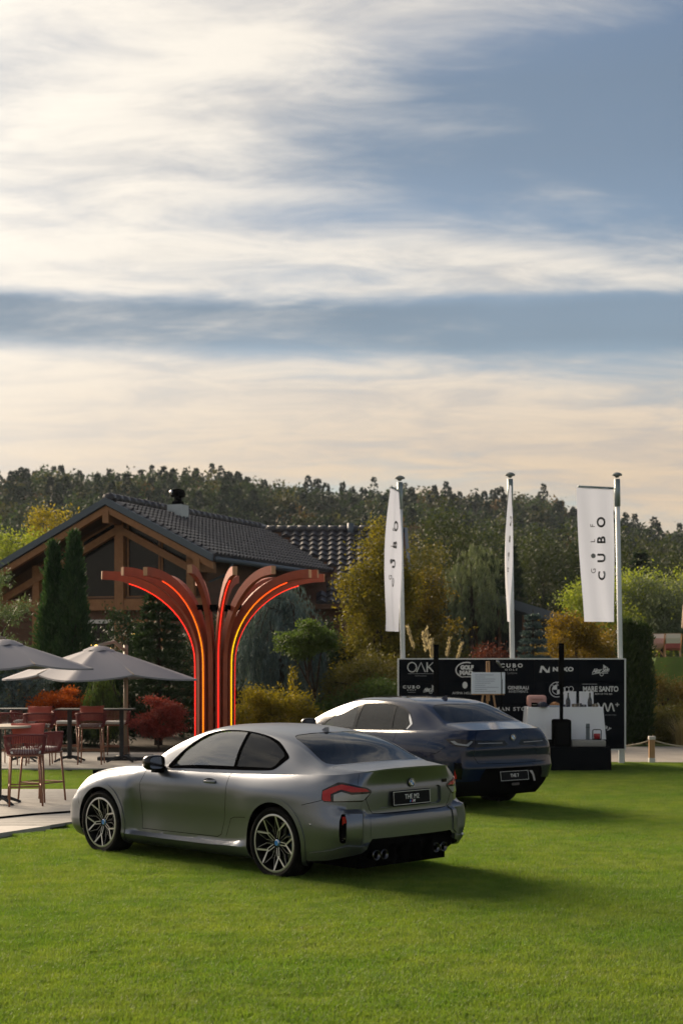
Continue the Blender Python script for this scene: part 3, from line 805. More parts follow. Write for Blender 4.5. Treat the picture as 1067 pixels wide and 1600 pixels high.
    panel_obj('bumper_band', [A.take('band', .003, s, True) for s in S], GREY, root)
    panel_obj('trunk_recess', [A.take('recess', -.022, s, True) for s in S], GREY, root)
    panel_obj('diffuser', [A.take('diffuser', -.035, s, True) for s in S], BLK, root)
    for s in S:
        for k in (0, 1): panel_obj('arch_lip', [A.take('arch_lip%d' % k, .007, s, True)], GREY, root)
        d = panel_obj('door', [A.take('door', 0, s)], GREY, root)
        # handle in its scoop
        hx, hz = .97, .872
        hy = .888
        sc_ = MB().lathe([(.001, 0), (.9, 0), (1.0, .006)], 24, Matrix.Translation((hx, s*(hy - .006), hz - .008)) @ Matrix.Rotation(R(-90*s), 4, 'X') @ Matrix.Diagonal((.115, .046, 1, 1))).build('handle_scoop', DARK, d)
        MB().bbox(hx - .095, hx + .085, s*hy - .012, s*hy + .022, hz - .013, hz + .017, .012).build('door_handle', GREY, d, auto=40)
        lo = panel_obj('tail_light', [A.take('lamp', .002, s)], SMOK, root)
        panel_obj('red_lens', [A.take('lens_red', .008, s, True)], REDL, lo)
        panel_obj('clear_lens', [A.take('lens_clear', .006, s, True)], CLR, lo)
        panel_obj('bumper_pod', [A.take('pod', .010, s, True)], GREY, root)
        panel_obj('bumper_lip', [A.take('lower_lip', .020, s, True)], GREY, root)
        sl_ = panel_obj('bumper_slot', [A.take('slot', -.03, s, True)], BLK, root)
        MB().bbox(-.022, .022, -.075, .075, -.008, .008, .005, frame_m((-.842, s*.812, .575), (-.60, -s*.80, 0), (0, 0, 1), (-.8, s*.6, 0))).build('reflector', REDL, sl_)
        MB().lathe([(.001, .012), (.012, .010), (.016, 0)], 14, frame_m((-.838, s*.806, .452), (-.6, -s*.8, 0), (0, 0, 1), (-.8, s*.6, 0))).build('sensor', STEEL, sl_, smooth=True)
        MB().lathe([(.001, .004), (.011, .003), (.013, 0)], 14, frame_m((-.52, s*.934, .56), (1, 0, 0), (0, 0, 1), (0, s, 0))).build('sensor', GREY, root, smooth=True)
        panel_obj('headlight', [A.take('headlight', -.004, s, True)], CLR, root)
        panel_obj('window_trim', [B.take('trim', .002, s)], BLK, root)
        panel_obj('side_window', [B.take('win1', -.004, s, True)], GLC, root)
        panel_obj('quarter_window', [B.take('win2', -.004, s, True)], GLD, root)
        mirror_part(root, 1.80, s*.84, .945, s, BLKG, 0)
        for k, x in enumerate((.36, .47)):
            ex = MB().lathe([(.043, 0), (.047, .004), (.047, -.02), (.043, -.10), (.037, -.10), (.038, 0)], 24, frame_m((-.925, s*x, .275), (0, 1, 0), (0, 0, 1), (-1, 0, 0)), close=True).build('exhaust_tip', mat('dark_chrome', (.10, .10, .11), .2, 1.0), root, smooth=True)
    panel_obj('grille', [A.take('grille', -.01, s) for s in S], BLK, root)
    panel_obj('windscreen', [B.take('front', -.004, s, True) for s in S], GLC, root)
    panel_obj('rear_window', [B.take('rear', -.004, s, True) for s in S], GLD, root)
    # lip spoiler along the edge of the boot lid
    edge = gB[0][-1]
    mid = gB[0][-4]
    pts = [(p, q) for p, q in zip(edge, mid) if p[1] <= .575]
    pts = pts + [(p * np.array([1, -1, 1]), q * np.array([1, -1, 1])) for p, q in pts[::-1][1:]]
    V, F = [], []
    for p, q in pts:
        k = max(0.0, 1 - (abs(p[1]) / .585) ** 6)
        V += [tuple(q + np.array([0, 0, .001])), tuple(p + np.array([-.012 * k, 0, .012 * k + .001])), tuple(p + np.array([-.010 * k, 0, -.004])), tuple(q + np.array([0, 0, -.01]))]
    for i in range(len(pts) - 1):
        for k in range(4): F.append((4*i + k, 4*i + (k+1) % 4, 4*i + 4 + (k+1) % 4, 4*i + 4 + k))
    sp_ = mesh_obj('lip_spoiler', V, F, GREY, root, True); sp_.data.set_sharp_from_angle(angle=R(30))
    # diffuser fins and under tray
    df = MB()
    for y in (-.26, -.09, .09, .26): df.box(-.975, -.80, y - .008, y + .008, .19, .37)
    df.build('diffuser_fin', BLK, root)
    MB().box(-.82, 3.35, -.60, .60, .15, .62).box(-.70, .60, -.62, .62, .60, .92).box(2.2, 3.3, -.62, .62, .60, .86).box(.45, 2.28, -.80, .80, .15, .50).build('underbody', DARK, root)
    Mp = frame_m((-.932, 0, .785), (0, -1, 0), (.07, 0, 1), (-1, 0, .07))
    plate_part(root, Mp, .52, .125, 'THE M2', True)
    pl = [o for o in root.children if o.name.startswith('number_plate')][-1]
    for k, c in enumerate(((.08, .30, .62), (.05, .06, .30), (.45, .03, .04))):
        MB().add([(-.036 + k*.014, -.046, .0062), (-.026 + k*.014, -.046, .0062), (-.018 + k*.014, -.022, .0062), (-.028 + k*.014, -.022, .0062)], [(0, 1, 2, 3)], Mp).build('stripe', mat('stripe_%d' % k, c, .5), pl)
    text_obj('plate_emblem', 'M', .036, WHT, pl, Mp @ Matrix.Translation((.022, -.034, .0062)), sx=1.2, shear=.3, weight=.001)
    roundel('badge', root, frame_m((-.934, 0, .925), (0, -1, 0), (.05, 0, 1), (-1, 0, .05)), .041)
    text_obj('model_badge', 'M2', .042, BLKG, root, frame_m((-.908, -.50, .915), (.12, -1, 0), (.05, 0, 1), (-1, -.12, .05)), depth=.003, sx=1.3, weight=.002)
    fin = MB().prism([(.0, 0), (.17, 0), (.10, .028), (.02, .062), (.0, .062)], -.018, .018, Matrix.Translation((.20, 0, 1.352)) @ Matrix.Rotation(R(6), 4, 'Y')).build('antenna_fin', GREY, root)
    interior(root, 2.05, 1.25, .25, .37, .58, .37)
    for x, r_, rr, wd in ((2.747, .34, .262, .275), (0.0, .345, .272, .285)):
        for s in S:
            make_wheel(root, x, s * (.933 - wd/2), r_, wd, rr, s, R(80) if x else R(250))
    return root

def build_blue_saloon():
    root = empty('luxury_saloon', (B7_POSE[0], B7_POSE[1], -.012), B7_POSE[2])
    tag(root, 'long dark blue four-door saloon parked on the lawn behind the grey coupe', 'car', 'show cars on the lawn')
    gA, gB = car_grids(B7_SIDE, B7_SIDE_CREASE, B7_TOP, B7_TOP_CREASE)
    A, B = Panels(gA), Panels(gB)
    for c in (3.215, 0.0):
        A.cut(circle(c, .37, .455, 44), 'arch_lip%d' % (c > 1)); A.cut(circle(c, .37, .415, 44), 'void')
    fd = [(2.62, .33), (2.60, .75), (2.62, .95), (2.50, 1.2), (1.36, 1.2), (1.33, .9), (1.33, .33)]
    rd = [(1.32, .33), (1.32, .9), (1.345, 1.2), (.20, 1.2), (.18, 1.0), (.24, .88), (.40, .70), (.46, .5), (.55, .33)]
    for k, d in enumerate((fd, rd)):
        A.cut(d, 'gap'); A.cut(grow(d, -.006), 'door%d' % k)
    A.cut([(-2.2, .625), (-1.48, .615), (-1.42, .52), (-1.40, .455), (-.85, .43), (-.55, .30), (-.42, .2), (-.42, 0), (-2.2, 0)], 'diffuser', only=('body',))
    lamp = [(-.84, 1.012), (-.93, .955), (-1.03, .912), (-1.29, .903), (-1.29, 1.0), (-1.05, 1.018)]
    A.cut(lamp, 'lamp'); A.cut([(-.93, .985), (-1.02, .94), (-1.20, .92), (-1.265, .98), (-1.24, .99), (-1.17, .945), (-1.05, .958), (-1.0, .99)], 'lens_clear')
    A.cut([(-1.302, .998), (-1.80, .988), (-1.87, .93), (-1.80, .912), (-1.302, .903)], 'strip')
    A.cut([(-1.34, .962), (-1.76, .957), (-1.76, .948), (-1.34, .953)], 'strip_line')
    slot = [(-1.02, .70), (-1.13, .70), (-1.13, .475), (-1.00, .475)]
    A.cut(slot, 'slot')
    for rb in ([(-1.296, 1.2), (-1.296, .80), (-1.38, .685), (-1.97, .675)], [(-.86, .90), (-.72, .82), (-.43, .74)]):
        A.cut(ribbon(rb, .006), 'gap', only=('body',))
    A.cut([(3.75, .82), (4.6, .82), (4.55, .90), (3.85, .90)], 'headlight'); A.cut([(4.75, .45), (5.3, .45), (5.3, .85), (4.75, .85)], 'grille')
    tr = [(5.0, .05), (5.55, .84), (6.2, 1.44), (6.8, 1.74), (7.5, 1.90), (8.4, 1.94), (9.2, 1.80), (9.85, 1.46), (10.4, .95), (10.8, .50), (10.72, .30), (10.42, -.02), (5.3, -.02)]
    B.cut(chaikin(tr, 1), 'trim', .2)
    B.cut([(10.02, 1.20), (10.42, .84), (10.73, .48), (10.66, .34), (10.44, .08), (10.30, .08), (10.54, .42), (10.2, .82)], 'kink', .2)
    g1 = [(5.35, .15), (5.7, .76), (6.25, 1.30), (6.8, 1.58), (7.36, 1.72), (7.46, .12)]
    g2 = [(7.62, .12), (7.58, 1.75), (8.4, 1.79), (9.05, 1.70), (9.30, .12)]
    g3 = [(9.38, .12), (9.14, 1.66), (9.72, 1.36), (10.08, .92), (10.42, .44), (10.22, .12)]
    for k, g in enumerate((g1, g2, g3)): B.cut(g, 'win%d' % k, .2)
    B.cut([(10.92, 5.2), (10.88, 3.7), (10.96, 3.48), (11.2, 3.28), (12.4, 3.06), (12.7, 3.15), (12.9, 3.45), (12.97, 4.0), (12.98, 5.2)], 'rear', .2)
    B.cut([(4.15, 5.2), (4.15, 3.5), (4.30, 3.16), (6.6, 3.22), (6.90, 3.45), (6.97, 3.8), (6.98, 5.2)], 'front', .2)
    B.cut(ribbon([(13.15, 5.2), (13.15, 3.2), (13.35, 2.8), (15.0, 2.1)], .035), 'gap', .2, only=('body',))
    S = (1, -1)
    panel_obj('body', [P.take('body', 0, s) for P in (A, B) for s in S], BLUE, root)
    panel_obj('panel_gap', [P.take('gap', -.012, s, True) for P in (A, B) for s in S], GAP, root)
    panel_obj('diffuser', [A.take('diffuser', -.02, s, True) for s in S], BLK, root)
    for s in S:
        for k in (0, 1): panel_obj('arch_lip', [A.take('arch_lip%d' % k, .005, s, True)], BLUE, root)
        for k, hx in ((0, 1.52), (1, .42)):
            d = panel_obj('door', [A.take('door%d' % k, 0, s)], BLUE, root)
            MB().bbox(hx - .11, hx + .11, s*.938 - .006, s*.938 + .008, .885, .915, .006).build('door_handle', BLUE, d, auto=40)
        lo = panel_obj('tail_light', [A.take('lamp', .002, s)], SMOK, root)
        panel_obj('clear_lens', [A.take('lens_clear', .005, s, True)], mat('grey_lens', (.24, .25, .27), .3), lo)
        st = panel_obj('light_strip', [A.take('strip', .002, s)], BLKG, root)
        panel_obj('chrome_line', [A.take('strip_line', .005, s, True)], STEEL, st)
        sl_ = panel_obj('bumper_slot', [A.take('slot', -.01, s, True)], BLKG, root)
        MB().bbox(-.016, .016, -.10, .10, -.006, .006, .004, frame_m((-1.015, s*.862, .585), (-.6, -s*.8, 0), (0, 0, 1), (-.8, s*.6, 0))).build('reflector', REDL, sl_)
        panel_obj('headlight', [A.take('headlight', -.004, s, True)], CLR, root)
        panel_obj('window_trim', [B.take('trim', .002, s)], BLKG, root)
        panel_obj('chrome_kink', [B.take('kink', .004, s)], CHR, root)
        for k in range(3):
            panel_obj('side_window' if k < 2 else 'quarter_window', [B.take('win%d' % k, -.004, s, True)], GLM if k == 0 else GLD, root)
        mirror_part(root, 2.18, s*.875, 1.04, s, BLKG, 0)
    panel_obj('grille', [A.take('grille', -.01, s) for s in S], BLK, root)
    panel_obj('windscreen', [B.take('front', -.004, s, True) for s in S], GLC, root)
    panel_obj('rear_window', [B.take('rear', -.004, s, True) for s in S], GLD, root)
    MB().box(-.80, 3.9, -.60, .60, .24, .70).box(-.95, .55, -.62, .62, .60, 1.02).box(2.75, 3.8, -.62, .62, .60, .92).box(.45, 2.75, -.84, .84, .15, .55).build('underbody', DARK, root)
    Mp = frame_m((-1.240, 0, .505), (0, -1, 0), (.16, 0, 1), (-1, 0, .16))
    plate_part(root, Mp, .52, .125, 'THE 7', False)
    MB().add([(.285, .06, .0), (.345, .06, .0), (.372, .0, .0), (.385, -.085, .0), (.352, -.085, .0), (.338, .0, .0)], [(0, 5, 4, 3, 2, 1)], Mp @ Matrix.Translation((0, 0, -.002))).build('trim_blade', STEEL, root)
    MB().bbox(-.07, .07, -.135, -.095, -.01, .006, .004, Mp).build('tow_cover', BLKG, root)
    roundel('badge', root, frame_m((-1.216, 0, 1.025), (0, -1, 0), (.08, 0, 1), (-1, 0, .08)), .044)
    text_obj('model_badge', 'i7', .04, CHR, root, frame_m((-1.135, -.50, 1.07), (.14, -1, 0), (.08, 0, 1), (-1, -.14, .08)), depth=.003, sx=1.3, weight=.001)
    MB().prism([(.0, 0), (.19, 0), (.11, .030), (.02, .066), (.0, .066)], -.018, .018, Matrix.Translation((.16, 0, 1.498)) @ Matrix.Rotation(R(4), 4, 'Y')).build('antenna_fin', BLUE, root)
    interior(root, 2.50, 1.65, .45, .40, .66, .40)
    for x in (3.215, 0.0):
        for s in S: make_wheel(root, x, s * (.955 - .14), .37, .275, .268, s, R(80))
    return root
coupe = build_grey_coupe()
saloon = build_blue_saloon()
# ------------------------------------------------------------------ ground, lawn, paths, hills
def ground_mat(name, c1, c2, c3, s1, s2, rough=.95, bump=(30, .4, .02)):
    m = bpy.data.materials.new(name); m.use_nodes = True
    t = NT(m.node_tree); b = t.n['Principled BSDF']
    g = t.new('ShaderNodeTexCoord').outputs['Object']
    c = t.mix(t.step(t.noise(g, s1, 5, .6), .35, .65), c1, c2)
    c = t.mix(t.math('MULTIPLY', t.step(t.noise(g, s2, 4, .6), .45, .7), .7), c, c3)
    t.l.new(c, b.inputs['Base Color']); b.inputs['Roughness'].default_value = rough
    b.inputs['Specular IOR Level'].default_value = .2
    bp = t.new('ShaderNodeBump'); bp.inputs['Strength'].default_value = bump[1]; bp.inputs['Distance'].default_value = bump[2]
    t.l.new(t.noise(g, bump[0], 4, .6), bp.inputs['Height']); t.l.new(bp.outputs[0], b.inputs['Normal'])
    return m
LAWN = ground_mat('lawn_soil', (.042, .074, .014), (.056, .088, .016), (.065, .078, .02), .8, 6, bump=(60, .5, .02))
MEADOW = ground_mat('meadow_far', (.05, .08, .02), (.07, .09, .025), (.06, .07, .03), .02, .2)
SOIL = ground_mat('bark_mulch', (.03, .022, .015), (.045, .032, .02), (.02, .016, .01), 2, 14)
GRAVEL = ground_mat('pale_gravel', (.33, .30, .26), (.40, .36, .31), (.26, .24, .21), 1.5, 30, bump=(80, .3, .01))
def sheet(name, pts, z, m, kind='structure'):
    o = mesh_obj(name, [(x, y, z) for x, y in pts], [tuple(range(len(pts)))], m)
    return tag(o, kind=kind)
sheet('ground', [(-700, -300), (700, -300), (700, 700), (-700, 700)], -.02, MEADOW)
sheet('lawn', [(-40, -40), (40, -40), (40, 38), (-40, 38)], -.004, LAWN)
sheet('garden_bed', [(-40, 33.9), (4.6, 33.9), (5.2, 37.6), (9, 38.4), (40, 40), (40, 75), (-40, 75)], 0, SOIL)
path_pts = [(4.2, 31.6), (5.5, 31.35), (7.5, 31.2), (10, 31.4), (30, 33), (30, 39), (10, 37.2), (7.5, 36.8), (5.6, 36.6), (4.0, 36.0)]
sheet('path', path_pts, .004, GRAVEL)

# short mown grass: one patch of blades repeated over the lawn
def blade_mat():
    m = bpy.data.materials.new('grass_blade'); m.use_nodes = True
    t = NT(m.node_tree); b = t.n['Principled BSDF']
    pos = t.new('ShaderNodeNewGeometry').outputs['Position']
    isl = t.new('ShaderNodeNewGeometry').outputs['Random Per Island']
    big = t.step(t.noise(pos, .55, 5, .65), .38, .62)
    mid = t.step(t.noise(pos, 3.2, 4, .6), .35, .68)
    c = t.mix(big, (.120, .225, .026), (.195, .270, .038))
    band = t.new('ShaderNodeTexWave'); band.inputs['Scale'].default_value = .22; band.inputs['Distortion'].default_value = 3.0; band.inputs['Detail'].default_value = 3
    bm_ = t.new('ShaderNodeMapping'); t.l.new(pos, bm_.inputs[0]); bm_.inputs['Rotation'].default_value = (0, 0, R(68)); t.l.new(bm_.outputs[0], band.inputs[0])
    c = t.mix(t.math('MULTIPLY', band.outputs['Fac'], .55), c, (.175, .245, .050))
    dry = t.step(t.noise(pos, 1.3, 5, .7), .56, .72)
    c = t.mix(t.math('MULTIPLY', dry, .45), c, (.24, .25, .075))
    c = t.mix(t.math('MULTIPLY', mid, .62), c, (.075, .160, .020))
    c = t.mix(t.math('MULTIPLY', t.step(isl, .55, 1.0), .55), c, (.19, .21, .06))
    t.l.new(c, b.inputs['Base Color']); b.inputs['Roughness'].default_value = .55
    b.inputs['Specular IOR Level'].default_value = .3
    tr = t.new('ShaderNodeBsdfTranslucent'); t.l.new(t.mix(1.0, c, (1.5, 1.5, .8), 'MULTIPLY'), tr.inputs[0])
    mx = t.new('ShaderNodeMixShader'); mx.inputs[0].default_value = .42
    t.l.new(b.outputs[0], mx.inputs[1]); t.l.new(tr.outputs[0], mx.inputs[2])
    t.l.new(mx.outputs[0], t.n['Material Output'].inputs[0])
    return m
def grass_patch(n, size, hgt):
    r = np.random.default_rng(3)
    p = r.uniform(-size/2, size/2, (n, 2)); a = r.uniform(0, 2*np.pi, n); h = hgt * r.uniform(.55, 1.25, n)
    ln = r.normal(0, .45, (n, 2)) * h[:, None]; wd = r.uniform(.0016, .0030, n)
    dx_, dy_ = np.cos(a) * wd, np.sin(a) * wd
    z0 = np.zeros(n)
    V = np.stack([np.stack([p[:, 0] - dx_, p[:, 1] - dy_, z0 - .004], 1), np.stack([p[:, 0] + dx_, p[:, 1] + dy_, z0 - .004], 1),
                  np.stack([p[:, 0] + ln[:, 0]*.4 + dx_*.8, p[:, 1] + ln[:, 1]*.4 + dy_*.8, h*.6], 1), np.stack([p[:, 0] + ln[:, 0]*.4 - dx_*.8, p[:, 1] + ln[:, 1]*.4 - dy_*.8, h*.6], 1),
                  np.stack([p[:, 0] + ln[:, 0], p[:, 1] + ln[:, 1], h], 1)], 1).reshape(-1, 3)
    i = np.arange(n)[:, None] * 5
    F = np.concatenate([i + np.array([[0, 1, 2]]), i + np.array([[0, 2, 3]]), i + np.array([[3, 2, 4]])])
    return V, F
def scatter(name, proto, pts, rot, scl, m, parent=None):
    me = bpy.data.meshes.new(name)
    me.from_pydata([tuple(p) for p in pts], [], [])
    at1 = me.attributes.new('rotz', 'FLOAT', 'POINT'); at1.data.foreach_set('value', np.asarray(rot, np.float32))
    at2 = me.attributes.new('scl', 'FLOAT', 'POINT'); at2.data.foreach_set('value', np.asarray(scl, np.float32))
    o = bpy.data.objects.new(name, me); link(o)
    ng = bpy.data.node_groups.new(name + '_nodes', 'GeometryNodeTree')
    ng.interface.new_socket('Geometry', in_out='INPUT', socket_type='NodeSocketGeometry')
    ng.interface.new_socket('Geometry', in_out='OUTPUT', socket_type='NodeSocketGeometry')
    n_, l_ = ng.nodes, ng.links
    gi, go = n_.new('NodeGroupInput'), n_.new('NodeGroupOutput')
    iop = n_.new('GeometryNodeInstanceOnPoints'); oi = n_.new('GeometryNodeObjectInfo'); oi.inputs[0].default_value = proto
    oi.inputs['As Instance'].default_value = True
    a1 = n_.new('GeometryNodeInputNamedAttribute'); a1.data_type = 'FLOAT'; a1.inputs[0].default_value = 'rotz'
    a2 = n_.new('GeometryNodeInputNamedAttribute'); a2.data_type = 'FLOAT'; a2.inputs[0].default_value = 'scl'
    cx_ = n_.new('ShaderNodeCombineXYZ'); l_.new(a1.outputs['Attribute'], cx_.inputs[2])
    l_.new(gi.outputs[0], iop.inputs['Points']); l_.new(oi.outputs['Geometry'], iop.inputs['Instance'])
    l_.new(cx_.outputs[0], iop.inputs['Rotation']); l_.new(a2.outputs['Attribute'], iop.inputs['Scale'])
    l_.new(iop.outputs[0], go.inputs[0])
    md = o.modifiers.new('scatter', 'NODES'); md.node_group = ng
    return o
GV, GF = grass_patch(2400, .46, .034)
gproto_me = bpy.data.meshes.new('grass_patch')
gproto_me.from_pydata(GV.tolist(), [], GF.tolist()); gproto_me.materials.append(blade_mat())
gproto = bpy.data.objects.new('grass_patch', gproto_me)      # not linked: only repeated by the lawn grass
def edge_deck(y): return -3.98 + (y - 18.3) * .5 if y < 20 else (-3.13 + (y - 20) * .12)
gp = []
for gy in np.arange(8.6, 34.0, .34):
    half = gy * .235 + 1.6
    for gx in np.arange(-half, half + .4, .34):
        x, y = gx + rng.uniform(-.05, .05), gy + rng.uniform(-.05, .05)
        if y < 24.35 and y > 16 and x < edge_deck(y) + .23: continue
        if 28.65 < y < 34.2 and x < -3.25: continue
        if y > 31.0 and x > 4.3: continue
        if y > 33.7: continue
        gp.append((x, y, 0))
grass = scatter('lawn_grass', gproto, gp, rng.uniform(0, 6.28, len(gp)), rng.uniform(.9, 1.12, len(gp)), None)
tag(grass, 'short mown lawn grass around the two cars', 'grass', kind='stuff')

# ---- decking: boards laid side by side
WOODG = mat('weathered_board', (.33, .32, .30), .75, noise=(9, .5, (.22, .21, .20)), bump=(40, .3, .01))
STONE = mat('pale_stone', (.48, .46, .43), .8, noise=(6, .35, (.38, .37, .35)), bump=(50, .2, .01))
dk = empty('deck', (0, 0, 0)); tag(dk, kind='structure')
MB().box(-10, edge_deck(24.2) - .1, 20.0, 24.2, -.03, .02).box(-10, edge_deck(18.3) - .05, 16.5, 20.0, -.03, .02).build('deck_base', DARK, dk)
y = 19.15
while y < 24.1:
    e = edge_deck(y)
    e2 = edge_deck(y + .284)
    mesh_obj('plank', [(-9.8, y + .006, .052), (e, y + .006, .052), (e2, y + .284, .052), (-9.8, y + .284, .052), (-9.8, y + .006, .015), (e, y + .006, .015), (e2, y + .284, .015), (-9.8, y + .284, .015)], [(0, 1, 2, 3), (0, 4, 5, 1), (1, 5, 6, 2), (2, 6, 7, 3), (3, 7, 4, 0)], WOODG, dk)
    y += .29
# pale edging slab in front of the boards
mesh_obj('edging_slab', [(-9.8, 16.6, .05), (-4.85, 16.6, .05), (-3.98, 18.3, .05), (-3.55, 19.13, .05), (-9.8, 19.13, .05), (-9.8, 16.6, -.03), (-4.85, 16.6, -.03), (-3.98, 18.3, -.03), (-3.55, 19.13, -.03), (-9.8, 19.13, -.03)],
         [(0, 1, 2, 3, 4), (0, 5, 6, 1), (1, 6, 7, 2), (2, 7, 8, 3), (3, 8, 9, 4), (4, 9, 5, 0)], STONE, dk)
dk2 = empty('terrace', (0, 0, 0)); tag(dk2, kind='structure')
MB().box(-11, -3.6, 28.9, 33.9, -.03, .02).build('terrace_base', DARK, dk2)
y = 28.92
while y < 33.8:
    MB().bbox(-10.9, -3.55, y + .006, y + .32, .015, .05, .004).build('plank', WOODG, dk2)
    y += .326

# ---- hills
RIDGE = np.array([(-700, 790), (-400, 770), (-200, 762), (0, 752), (80, 738), (150, 745), (255, 737), (360, 739), (440, 750), (530, 766), (600, 765), (660, 770), (770, 780), (850, 782), (900, 798), (960, 815), (1030, 832), (1067, 838), (1250, 860), (1700, 900)], float)
HILL_Y0, HILL_Y1 = 95.0, 430.0
def ridge_top(px): return np.interp(px, RIDGE[:, 0], RIDGE[:, 1])
def hill_z(x, y):
    px = 533.5 + x * FPX / np.maximum(y, 60)
    top = CAM_H + (HOR - ridge_top(px)) * 430 / FPX - 12.5
    u = np.clip((y - HILL_Y0) / (HILL_Y1 - HILL_Y0), 0, 1.3)
    s = np.where(u < 1, u * u * (2.2 - 1.2 * u), 1.0 - .35 * (u - 1))
    return np.maximum(top, 2) * s + 1.1 * np.sin(x * .045 + y * .03) * np.clip(u * 3, 0, 1)
hx, hy = np.meshgrid(np.linspace(-260, 260, 66), np.linspace(92, 560, 48))
HV = np.stack([hx, hy, hill_z(hx, hy)], 2).reshape(-1, 3)
nn_ = hx.shape[1]
HF = np.array([[i*nn_ + j, i*nn_ + j + 1, (i+1)*nn_ + j + 1, (i+1)*nn_ + j] for i in range(hx.shape[0] - 1) for j in range(nn_ - 1)])
tag(np_obj('hill', HV, HF, ground_mat('forest_floor', (.03, .04, .016), (.04, .05, .02), (.03, .035, .016), .05, .3), smooth=True), kind='structure')
# ------------------------------------------------------------------ plants
def leaf_mat(name, cols, trans=.35, rough=.6, attr=False):
    """foliage: colour varies leaf by leaf, some light passes through"""
    m = bpy.data.materials.new(name); m.use_nodes = True
    t = NT(m.node_tree); b = t.n['Principled BSDF']
    if attr:
        base = t.new('ShaderNodeVertexColor'); base.layer_name = 'tint'; c0 = base.outputs[0]
        isl = t.new('ShaderNodeNewGeometry').outputs['Random Per Island']
        c = t.mix(1.0, c0, t.ramp(isl, [(0, .62), (1, 1.35)]), 'MULTIPLY')
    else:
        isl = t.new('ShaderNodeNewGeometry').outputs['Random Per Island']
        pos = t.new('ShaderNodeTexCoord').outputs['Object']
        n = t.noise(pos, 1.6, 3, .6)
        f = t.math('ADD', t.math('MULTIPLY', isl, .55), t.math('MULTIPLY', t.step(n, .3, .7), .45))
        c = t.ramp(f, [(i / (len(cols) - 1), tuple(x * 1.3 for x in q)) for i, q in enumerate(cols)])
    t.l.new(c, b.inputs['Base Color']); b.inputs['Roughness'].default_value = rough; b.inputs['Specular IOR Level'].default_value = .25
    tr = t.new('ShaderNodeBsdfTranslucent'); t.l.new(t.mix(1.0, c, (1.4, 1.35, .8), 'MULTIPLY'), tr.inputs[0])
    mx = t.new('ShaderNodeMixShader'); mx.inputs[0].default_value = trans
    t.l.new(b.outputs[0], mx.inputs[1]); t.l.new(tr.outputs[0], mx.inputs[2]); t.l.new(mx.outputs[0], t.n['Material Output'].inputs[0])
    return m
BARK = mat('bark', (.05, .035, .025), .9, noise=(12, .5), bump=(25, .6, .02))
def unit(n, r):
    v = r.normal(size=(n, 3)); return v / np.linalg.norm(v, axis=1, keepdims=True)
def leaf_quads(C, ln, wd, r, dirs=None, spread=1.0):
    """diamond leaves round points C; dirs gives the mean leaf direction"""
    n = len(C)
    u = unit(n, r)
    if dirs is not None: u = dirs + u * spread; u /= np.linalg.norm(u, axis=1, keepdims=True)
    v = np.cross(u, unit(n, r)); v /= np.linalg.norm(v, axis=1, keepdims=True) + 1e-9
    L = (np.asarray(ln) * r.uniform(.6, 1.3, n))[:, None]; W = (np.asarray(wd) * r.uniform(.7, 1.2, n))[:, None]
    V = np.stack([C, C + u*L*.5 + v*W*.5, C + u*L, C + u*L*.5 - v*W*.5], 1).reshape(-1, 3)
    F = (np.arange(n)[:, None] * 4 + np.array([[0, 1, 2, 3]]))
    return V, F
def crown_points(cen, rad, n_cl, n_lf, cl_r, r, hollow=.35, flat=1.0, lump=.25):
    d = unit(n_cl, r)
    k = (hollow + (1 - hollow) * r.random(n_cl) ** .5)
    wob = 1 + lump * np.sin(d[:, 0]*4 + r.uniform(0, 6)) * np.cos(d[:, 2]*5 + d[:, 1]*3 + r.uniform(0, 6))
    cc = np.asarray(cen) + d * (k * wob)[:, None] * np.asarray(rad)
    idx = r.integers(0, n_cl, n_lf)
    off = r.normal(size=(n_lf, 3)) * cl_r * np.array([1, 1, .75 * flat])
    P = cc[idx] + off
    return P, d[idx] * .6 + np.array([0, 0, -.1]), cc
def trunk_mesh(base, top, r0, r1, limbs, r, wig=.06):
    mb = MB()
    b, t = Vector(base), Vector(top)
    pts = [b.lerp(t, k/6) + Vector((r.normal(0, wig), r.normal(0, wig), 0)) * (0 < k < 6) for k in range(7)]
    mb.tube(pts, [r0 + (r1 - r0) * k/6 for k in range(7)], 7)
    for q in limbs:
        s = pts[int(r.integers(2, 6))]; q = Vector(q)
        m_ = s.lerp(q, .5) + Vector((0, 0, (q - s).length * .12))
        mb.tube([s, m_, q], [r1 * 1.1, r1*.7, r1 * .3], 5)
    return mb
def bushy(name, label, cat, base, cen, rad, m, n_cl=40, n_lf=4500, cl_r=.16, ln=.10, wd=.05, seed=1, tr=(.06, .03), group=None, hollow=.35, flat=1.0, lump=.25, trunk_top=None):
    """broad-leaved tree or shrub; cen is relative to the base point"""
    r = np.random.default_rng(seed)
    root = empty(name, base); tag(root, label, cat, group)
    n_lf, ln, wd = int(n_lf * 1.6), ln * .80, wd * .78
    P, D, cc = crown_points(cen, rad, n_cl, n_lf, cl_r, r, hollow, flat, lump)
    P[:, 2] = np.maximum(P[:, 2], .03)
    V, F = leaf_quads(P, ln, wd, r, D, 1.1)
    V[:, 2] = np.maximum(V[:, 2], .01)
    trunk_mesh((0, 0, -.05), trunk_top or (cen[0], cen[1], cen[2] + rad[2]*.4), tr[0], tr[1], [cc[i] for i in range(min(7, n_cl))], r).build('trunk', BARK, root, smooth=True)
    np_obj('crown', V, F, m, root)
    return root
